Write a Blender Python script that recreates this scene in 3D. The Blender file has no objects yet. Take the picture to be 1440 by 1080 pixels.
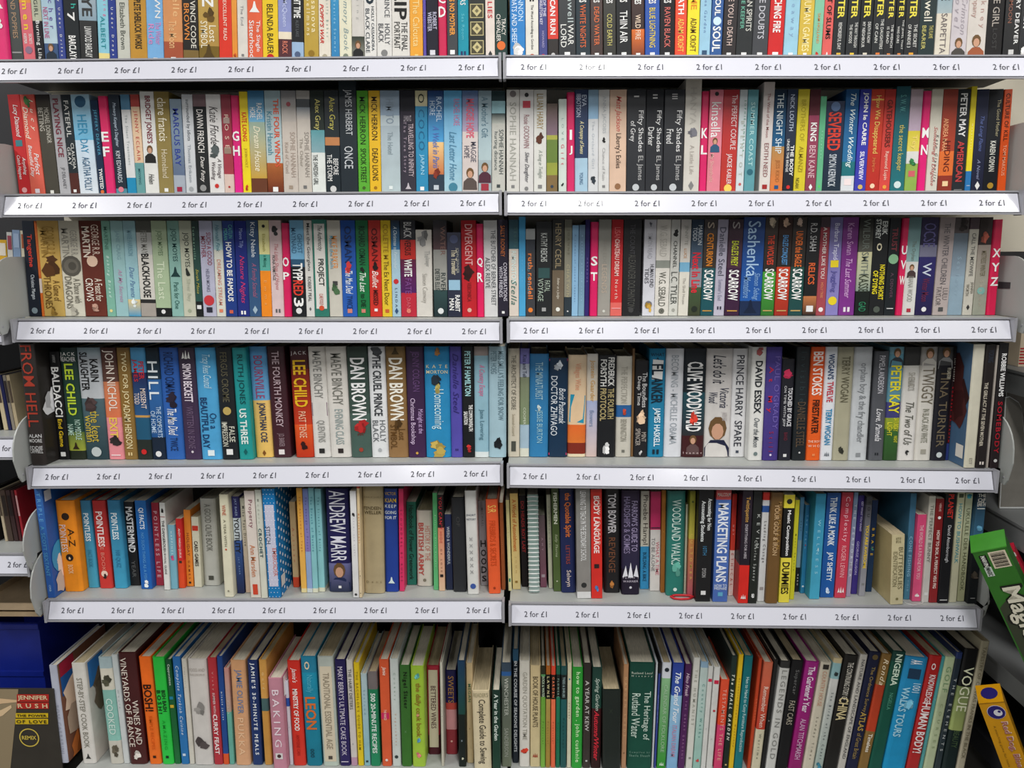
import bpy, math, random, re
from mathutils import Matrix, Vector
random.seed(7)
S = bpy.context.scene
C = S.collection
CZ = 1.30                       # camera height above the floor
# ---------------- camera ----------------
F, PI_, YA, RO, CX = 1076.68, 0.166834, 0.0252058, -0.0070668, 0.0529106
cy_, sy_ = math.cos(YA), math.sin(YA)
f0 = Vector((-sy_, cy_, 0)); r0 = Vector((cy_, sy_, 0)); u0 = Vector((0, 0, 1))
FW = f0*math.cos(PI_) - u0*math.sin(PI_); UU = u0*math.cos(PI_) + f0*math.sin(PI_)
RR = r0*math.cos(RO) + UU*math.sin(RO); UP = UU*math.cos(RO) - r0*math.sin(RO)
CAM = Vector((CX, 0, CZ))
cd = bpy.data.cameras.new('camera'); cam = bpy.data.objects.new('camera', cd); C.objects.link(cam)
cd.sensor_width = 36.0; cd.lens = 36.0*F/1440.0; cd.clip_start = 0.02
cam.matrix_world = Matrix(((RR.x, UP.x, -FW.x, CAM.x), (RR.y, UP.y, -FW.y, CAM.y), (RR.z, UP.z, -FW.z, CAM.z), (0, 0, 0, 1)))
S.camera = cam
# ---------------- world, lamps, exposure ----------------
w = bpy.data.worlds.new('shop_air'); S.world = w; w.use_nodes = True
w.node_tree.nodes['Background'].inputs[0].default_value = (0.93, 0.96, 1.0, 1)
w.node_tree.nodes['Background'].inputs[1].default_value = 0.27
S.view_settings.view_transform = 'Standard'; S.view_settings.look = 'None'
S.view_settings.gamma = 1.0; S.view_settings.exposure = -0.10; S.view_settings.use_curve_mapping = False
def lamp(name, x, y, z, sx, sy, e):
    d = bpy.data.lights.new(name, 'AREA'); d.shape = 'RECTANGLE'; d.size = sx; d.size_y = sy
    d.energy = e; d.color = (1.0, 0.985, 0.96)
    o = bpy.data.objects.new(name, d); C.objects.link(o); o.location = (x, y, z)
lamp('ceiling_lamp', 0.27, 0.08, 2.86, 0.26, 1.35, 50)
lamp('ceiling_lamp', -2.3, 0.15, 2.86, 0.26, 1.35, 54)
lamp('ceiling_lamp', 2.35, 0.15, 2.86, 0.26, 1.35, 42)
lamp('ceiling_lamp', -0.9, -2.3, 2.86, 0.26, 1.35, 34)
lamp('ceiling_lamp', 1.3, -2.3, 2.86, 0.26, 1.35, 34)

# ---------------- pixel of the photograph -> point in the room ----------------
def ray(px, py):
    return (FW + RR*((px-720)/F) - UP*((py-540)/F))
def at_y(px, py, y):
    d = ray(px, py); return CAM + d*((y-CAM.y)/d.y)
def at_z(px, py, z):
    d = ray(px, py); return CAM + d*((z-CAM.z)/d.z)
def at_x(px, py, x):
    d = ray(px, py); return CAM + d*((x-CAM.x)/d.x)

# ---------------- colours and materials ----------------
def lin(h):
    if h == 'w': h = 'f0f0ee'
    if len(h) == 3: h = ''.join(c*2 for c in h)
    v = [int(h[i:i+2], 16)/255 for i in (0, 2, 4)]
    return tuple((c/12.92 if c <= .04045 else ((c+.055)/1.055)**2.4) for c in v) + (1.0,)
def rgb8(h):
    if h == 'w': h = 'f0f0ee'
    return [int(h[i:i+2], 16) for i in (0, 2, 4)]
def mat(name, col=None, rough=.5, metal=0, attr=False, coat=0, bump=0, bscale=200, mott=0, mscale=30, stretch=None, spec=.5):
    m = bpy.data.materials.new(name); m.use_nodes = True
    n = m.node_tree.nodes; l = m.node_tree.links; b = n['Principled BSDF']
    b.inputs['Roughness'].default_value = rough; b.inputs['Metallic'].default_value = metal
    b.inputs['Coat Weight'].default_value = coat; b.inputs['Coat Roughness'].default_value = .12
    b.inputs['Specular IOR Level'].default_value = spec
    tc = n.new('ShaderNodeTexCoord'); mp = n.new('ShaderNodeMapping'); l.new(tc.outputs['Object'], mp.inputs[0])
    if stretch: mp.inputs['Scale'].default_value = stretch
    if attr:
        a = n.new('ShaderNodeAttribute'); a.attribute_name = 'Col'; src = a.outputs['Color']
    else:
        a = n.new('ShaderNodeRGB'); a.outputs[0].default_value = lin(col); src = a.outputs[0]
    if mott:
        t = n.new('ShaderNodeTexNoise'); t.inputs['Scale'].default_value = mscale; t.inputs['Detail'].default_value = 4
        l.new(mp.outputs[0], t.inputs['Vector'])
        r = n.new('ShaderNodeMapRange'); l.new(t.outputs['Fac'], r.inputs['Value'])
        r.inputs['From Min'].default_value = .3; r.inputs['From Max'].default_value = .7
        r.inputs['To Min'].default_value = 1-mott; r.inputs['To Max'].default_value = 1+mott*.6
        v = n.new('ShaderNodeVectorMath'); v.operation = 'SCALE'; l.new(src, v.inputs[0]); l.new(r.outputs[0], v.inputs['Scale'])
        src = v.outputs[0]
    l.new(src, b.inputs['Base Color'])
    if bump:
        t2 = n.new('ShaderNodeTexNoise'); t2.inputs['Scale'].default_value = bscale; l.new(mp.outputs[0], t2.inputs['Vector'])
        bp = n.new('ShaderNodeBump'); bp.inputs['Strength'].default_value = bump; bp.inputs['Distance'].default_value = .001
        l.new(t2.outputs['Fac'], bp.inputs['Height']); l.new(bp.outputs[0], b.inputs['Normal'])
    return m
M_GLOSS = mat('printed_gloss_cover', attr=True, rough=.42, mott=.10, mscale=28, bump=.08, bscale=60, spec=.4)
M_MATT = mat('printed_matt_cover', attr=True, rough=.62, mott=.09, mscale=40, bump=.12, bscale=300, spec=.3)
M_INK = mat('printed_ink', attr=True, rough=.5, spec=.3)
M_PAGE = mat('page_edges', col='d4cdba', rough=.85, mott=.22, mscale=60, stretch=(14, .6, 14), bump=.3, bscale=100)
M_PAGE2 = mat('aged_page_edges', col='b8a988', rough=.85, mott=.24, mscale=60, stretch=(14, .6, 14), bump=.3, bscale=100)
M_STEEL = mat('grey_painted_steel', col='a9aca9', rough=.42, mott=.05, mscale=12, bump=.04)
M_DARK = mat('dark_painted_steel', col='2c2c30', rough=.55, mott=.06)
M_RAIL = mat('grey_rail_plastic', col='9c9ca2', rough=.3)
M_STRIP = mat('glossy_price_strip', col='d8d9e4', rough=.28, spec=.5, coat=.35)
M_PANEL = mat('cream_back_panel', col='e6e0d0', rough=.6, mott=.04, mscale=8)
M_WIRE = mat('white_coated_wire', col='e4e6e4', rough=.3)
M_FLOOR = mat('grey_vinyl_floor', col='77746e', rough=.4, mott=.12, mscale=10)
M_WALL = mat('white_wall_paint', col='c8c5bc', rough=.7, mott=.03)

# ---------------- mesh helpers ----------------
def mk(name, verts, faces, mt, parent=None, cols=None, smooth=False):
    me = bpy.data.meshes.new(name); me.from_pydata(verts, [], faces); me.materials.append(mt)
    if cols is not None:
        at = me.color_attributes.new('Col', 'FLOAT_COLOR', 'CORNER')
        buf = []
        for fc in cols:
            for c in fc: buf.extend(c)
        at.data.foreach_set('color', buf)
    if smooth: me.polygons.foreach_set('use_smooth', [True]*len(me.polygons))
    o = bpy.data.objects.new(name, me); C.objects.link(o)
    if parent: o.parent = parent
    return o
def box(x0, x1, y0, y1, z0, z1):
    v = [(x, y, z) for z in (z0, z1) for y in (y0, y1) for x in (x0, x1)]
    f = [(0, 2, 3, 1), (4, 5, 7, 6), (0, 1, 5, 4), (2, 6, 7, 3), (0, 4, 6, 2), (1, 3, 7, 5)]
    return v, f
def join(parts):
    V, Fc = [], []
    for v, f in parts:
        o = len(V); V += [tuple(p) for p in v]; Fc += [tuple(i+o for i in q) for q in f]
    return V, Fc
def bevbox(x0, x1, y0, y1, z0, z1, b):
    """box whose four edges along x are rounded off by b"""
    pr = [(y0, z0+b), (y0+b, z0), (y1-b, z0), (y1, z0+b), (y1, z1-b), (y1-b, z1), (y0+b, z1), (y0, z1-b)]
    v = [(x, y, z) for x in (x0, x1) for y, z in pr]
    f = [tuple(range(8)), tuple(range(15, 7, -1))] + [(i, i+8, (i+1) % 8+8, (i+1) % 8) for i in range(8)]
    return v, f
def prism_x(prof, x0, x1):
    n = len(prof); v = [(x0, y, z) for y, z in prof] + [(x1, y, z) for y, z in prof]
    return v, [tuple(range(n)), tuple(range(2*n-1, n-1, -1))] + [(i, i+n, (i+1) % n+n, (i+1) % n) for i in range(n)]
def empty(name, loc=(0, 0, 0)):
    o = bpy.data.objects.new(name, None); C.objects.link(o); o.location = loc; o.empty_display_size = .02
    return o
def tag(o, label, cat, group=None):
    o['label'] = label; o['category'] = cat
    if group: o['group'] = group

# ---------------- lettering ----------------
fc = bpy.data.curves.new('lettering', 'FONT'); fc.resolution_u = 2; fc.size = 1.0
fob = bpy.data.objects.new('lettering', fc)
_cache = {}
def glyphs(s, bold, ital, space=1.0):
    k = (s, bold, ital, round(space, 2))
    if k in _cache: return _cache[k]
    fc.body = s; fc.offset = .022 if bold else .004; fc.shear = .32 if ital else 0; fc.space_character = space
    me = fob.to_mesh()
    V = [(v.co.x, v.co.y) for v in me.vertices]; P = [tuple(p.vertices) for p in me.polygons]
    fob.to_mesh_clear()
    if not V: V, P = [(0, 0), (1, 0), (0, 1)], [(0, 1, 2)]
    x0 = min(v[0] for v in V); x1 = max(v[0] for v in V); y0 = min(v[1] for v in V); y1 = max(v[1] for v in V)
    _cache[k] = ([((x-x0), (y-y0)) for x, y in V], P, max(x1-x0, .01), max(y1-y0, .01))
    return _cache[k]
def fit(s, length, height, bold, ital, maxr=1.35):
    V, P, w_, h_ = glyphs(s, bold, ital)
    h_ = max(h_, .7); sy = height/h_; sx = length/w_
    if sx > maxr*sy and len(s) > 2:
        V, P, w_, _h = glyphs(s, bold, ital, min(2.2, 1+(sx/(maxr*sy)-1)*1.3)); sx = length/w_
    sx = min(sx, maxr*1.25*sy)
    return [(x*sx, y*sy) for x, y in V], P, w_*sx, h_*sy
def flat_text(name, s, org, right, up, width, height, colour, parent, bold=False, ital=False, nudge=.0004, centre=True):
    V, P, a, b = fit(s, width, height, bold, ital)
    right = Vector(right).normalized(); up = Vector(up).normalized(); nrm = right.cross(up)
    org = Vector(org)
    sh = (width-a)/2 if centre else 0
    vs = [tuple(org + right*(x+sh) + up*y + nrm*nudge) for x, y in V]
    c = lin(colour)
    return mk(name, vs, P, M_INK, parent, [[c]*len(p) for p in P])
# ---------------- the shop around the shelves ----------------
def struct(name, v, f, m):
    o = mk(name, v, f, m); o['kind'] = 'structure'; return o
struct('floor', *box(-4, 3.2, -4, 2.4, -.05, 0), M_FLOOR)
struct('ceiling', *box(-4, 3.2, -4, 2.4, 2.9, 2.95), M_WALL)
struct('wall_back', *box(-4, 3.2, 2.06, 2.12, 0, 2.9), M_WALL)

# ---------------- the two bays of shelving ----------------
YB, YT = 1.530, 1.543            # bottom and top edge of a price strip (it leans back a little)
SH = .0355
RAILS = {  # bottom corners of each price strip in the photograph: left end, right end
 ('L', 1): ((-14, 112.8), (700, 107)), ('R', 1): ((707.8, 106.8), (1449, 107)),
 ('L', 2): ((2, 302), (704, 298)), ('R', 2): ((711, 299), (1437, 298)),
 ('L', 3): ((20.5, 477.5), (705, 478.7)), ('R', 3): ((714.5, 477.7), (1425, 476.5)),
 ('L', 4): ((42, 683.7), (706, 678.7)), ('R', 4): ((714.5, 682), (1400, 689)),
 ('L', 5): ((65.5, 871), (708, 871)), ('R', 5): ((717, 876), (1377, 882.6))}
DEPTH = .40
YBACK = 1.54 + DEPTH
SHELF = {}
def shelf_z(row, x):
    if row == 6: return BASE_Z
    a, b = SHELF[('L' if x < 0 else 'R', row)]
    (xa, za), (xb, zb) = a, b
    return za + (zb-za)*(x-xa)/(xb-xa)
def tube(path, r, n=6):
    V, Fs = [], []
    for i, p in enumerate(path):
        p = Vector(p); d = (Vector(path[min(i+1, len(path)-1)]) - Vector(path[max(i-1, 0)])).normalized()
        a = d.cross(Vector((0, 0, 1)) if abs(d.z) < .9 else Vector((1, 0, 0))).normalized(); b = d.cross(a)
        for k in range(n):
            t = 2*math.pi*k/n; V.append(tuple(p + a*r*math.cos(t) + b*r*math.sin(t)))
    for i in range(len(path)-1):
        for k in range(n):
            Fs.append((i*n+k, i*n+(k+1) % n, (i+1)*n+(k+1) % n, (i+1)*n+k))
    return V, Fs
def build_shelf(bay, xa, za, xb, zb, ntext, textphase=.5, depth=DEPTH, side='LR', plate=''):
    """shelf board with front rail, price strip, lettering; za, zb = z of the strip's bottom edge at its ends"""
    dz = (zb-za)
    def q(x): return za + dz*(x-xa)/(xb-xa)
    zt = SH + .006
    def slab(y0, y1, a0, a1):
        v = [(xa, y0, za+a0), (xb, y0, zb+a0), (xa, y1, za+a0), (xb, y1, zb+a0), (xa, y0, za+a1), (xb, y0, zb+a1), (xa, y1, za+a1), (xb, y1, zb+a1)]
        return v, [(0, 2, 3, 1), (4, 5, 7, 6), (0, 1, 5, 4), (2, 6, 7, 3), (0, 4, 6, 2), (1, 3, 7, 5)]
    mkc = []
    parts = [slab(YT+.004, YT+depth, zt-.003, zt), slab(YT+.004, YT+.016, .004, zt-.004), slab(YT+depth-.01, YT+depth, (-.02 if depth > .3 else .016), zt-.004)]
    sh = mk('shelf', *join(parts), M_STEEL, bay)
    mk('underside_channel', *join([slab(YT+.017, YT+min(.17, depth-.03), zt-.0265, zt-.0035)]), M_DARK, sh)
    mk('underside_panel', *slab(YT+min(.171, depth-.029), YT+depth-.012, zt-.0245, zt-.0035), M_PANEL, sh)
    # rail that holds the strip: back plate, top lip, bottom lip, end caps
    def bar(y0, z0, y1, z1, th):
        d = Vector((0, y1-y0, z1-z0)); n = Vector((0, -d.z, d.y)).normalized()*th
        v = []
        for x, zz in ((xa, za), (xb, zb)):
            v += [(x, y0, zz+z0), (x, y1, zz+z1), (x, y1+n.y, zz+z1+n.z), (x, y0+n.y, zz+z0+n.z)]
        return v, [(0, 1, 2, 3), (7, 6, 5, 4), (0, 4, 5, 1), (1, 5, 6, 2), (2, 6, 7, 3), (3, 7, 4, 0)]
    rail = [bar(YB+.002, -.003, YT+.004, SH+.003, -.002), slab(YT-.002, YT+.005, SH+.002, SH+.005), slab(YB-.002, YB+.004, -.005, -.002)]
    for x, z in ((xa, za), (xb, zb)):
        rail.append(join([(box(x-.0025, x+.0025, YB-.004, YT+.008, z-.006, z+SH+.006))]))
    mk('price_rail', *join(rail), M_RAIL, sh)
    g = .004
    v = [(xa+g, YB, za), (xb-g, YB, zb), (xb-g, YT, zb+SH), (xa+g, YT, za+SH)]
    up = Vector((0, YT-YB, SH)).normalized(); nr = Vector((0, -up.z, up.y))
    v += [tuple(Vector(p) - nr*.001) for p in v]
    mk('price_strip', v, [(0, 1, 2, 3), (7, 6, 5, 4), (0, 4, 5, 1), (1, 5, 6, 2), (2, 6, 7, 3), (3, 7, 4, 0)], M_STRIP, sh)
    step = 1.0/9
    for i in range(ntext):
        xc = (xa+(.5+i)*(xb-xa)/9) if textphase > 0 else (xb+textphase - i*step)
        flat_text('price_lettering', '2 for £1', (xc-.024, YB+.34*(YT-YB), q(xc)+.34*SH), (1, 0, dz/(xb-xa)), up, .048, .0118, '3c3c46', sh, nudge=.0006)
    return sh, zt
def plate(bay, x, z, fwd=.045, h=.13, low=.03, back=.16, thick=.003, name='end_plate'):
    """rounded grey steel plate that stands at the end of a shelf"""
    pts = [(YT+back, z-low+.03), (YT+back, z+h)]
    for k in range(9):
        a = math.radians(90*k/8)
        pts.append((YT-fwd+.07-.07*math.sin(a), z+h-.075+.075*math.cos(a)))
    pts += [(YT-fwd-.001, z+.02), (YT-fwd+.010, z-low+.012), (YT-fwd+.018, z-low), (YT-fwd+.034, z-low+.002), (YT-.0, z-low+.03)]
    o = mk(name, *prism_x(pts, x-thick/2, x+thick/2), M_STEEL, bay)
    v = []
    n = 10; yy, zz = YT-fwd+.022, z-low+.016
    v = [(x-thick/2-.0006, yy, zz), (x+thick/2+.0006, yy, zz)]
    mk('rivet', *join([prism_x([(yy+.0022*math.cos(t*math.pi/4), zz+.0022*math.sin(t*math.pi/4)) for t in range(8)], x-thick/2-.001, x+thick/2+.001)]), M_RAIL, o)
    return o
def post(bay, x, y0=None, z1=2.1, name='upright'):
    y0 = YBACK
    v, f = box(x-.015, x+.015, y0, y0+.05, 0, z1)
    o = mk(name, v, f, M_DARK, bay)
    slots = [box(x-.004, x+.004, y0-.0006, y0+.001, z, z+.018) for z in [0.3+.05*i for i in range(34)]]
    s = mk('slots', *join(slots), mat('slot_black', col='0a0a0a'), o); s['kind'] = 'stuff'
    return o
bays = {}
BASE_Z = at_y(300, 1074.5, 1.59).z
for key, x0, x1, lab in (('L', -1.0, -.004, 'left shelving bay of grey steel shelves with 2 for £1 price strips'), ('R', .004, 1.0, 'right shelving bay of grey steel shelves with 2 for £1 price strips')):
    b = empty('shelving_bay', ((x0+x1)/2, YBACK, 0)); bays[key] = b
    inv = Matrix.Translation((-(x0+x1)/2, -YBACK, 0))
    tag(b, lab, 'shelving', 'shelving bays of the bookshelf wall')
    holder = []
    n0 = set(C.objects)
    for r in range(1, 6):
        pa, pb = RAILS[(key, r)]
        A = at_y(pa[0], pa[1], YB); B = at_y(pb[0], pb[1], YB)
        if r == 1:
            A.x, B.x = x0, x1
        sh, zt = build_shelf(b, A.x, A.z, B.x, B.z, 9, depth=(.193 if r < 4 else DEPTH))
        SHELF[(key, r)] = ((A.x, A.z+zt), (B.x, B.z+zt))
        if key == 'L' and r in (2, 3, 4, 5): plate(b, A.x-.009, A.z+zt, fwd=(.055 if r == 3 else .04), h=(.10, .10, .125, .105, .105)[r-1])
        if key == 'R' and r in (4, 5): plate(b, B.x+.015, B.z+zt, fwd=(.035 if r == 4 else .012), h=(.11 if r == 4 else .085))
        if key == 'R' and r in (2, 3): plate(b, B.x+.012, B.z+zt, fwd=.04, h=(.12 if r == 3 else .13), back=.3)
    # base shelf
    bs = mk('base_shelf', *join([box(x0, x1, 1.53, YBACK, BASE_Z-.02, BASE_Z), box(x0, x1, 1.545, 1.56, .0, BASE_Z-.02)]), M_STEEL, b)
    # top shelf above the picture closes the bay
    mk('top_shelf', *box(x0, x1, YT, YBACK, 2.02, 2.04), M_STEEL, b)
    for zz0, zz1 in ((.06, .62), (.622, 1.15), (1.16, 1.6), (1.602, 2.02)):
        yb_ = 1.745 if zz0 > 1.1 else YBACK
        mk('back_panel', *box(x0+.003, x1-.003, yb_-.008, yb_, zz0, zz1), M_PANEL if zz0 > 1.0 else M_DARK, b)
    post(b, x0 if key == 'L' else x1)
    if key == 'L': post(b, -.017)
    bpy.context.view_layer.update()
    for o in C.objects:
        if o not in n0 and o.parent == b: o.matrix_parent_inverse = inv
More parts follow.
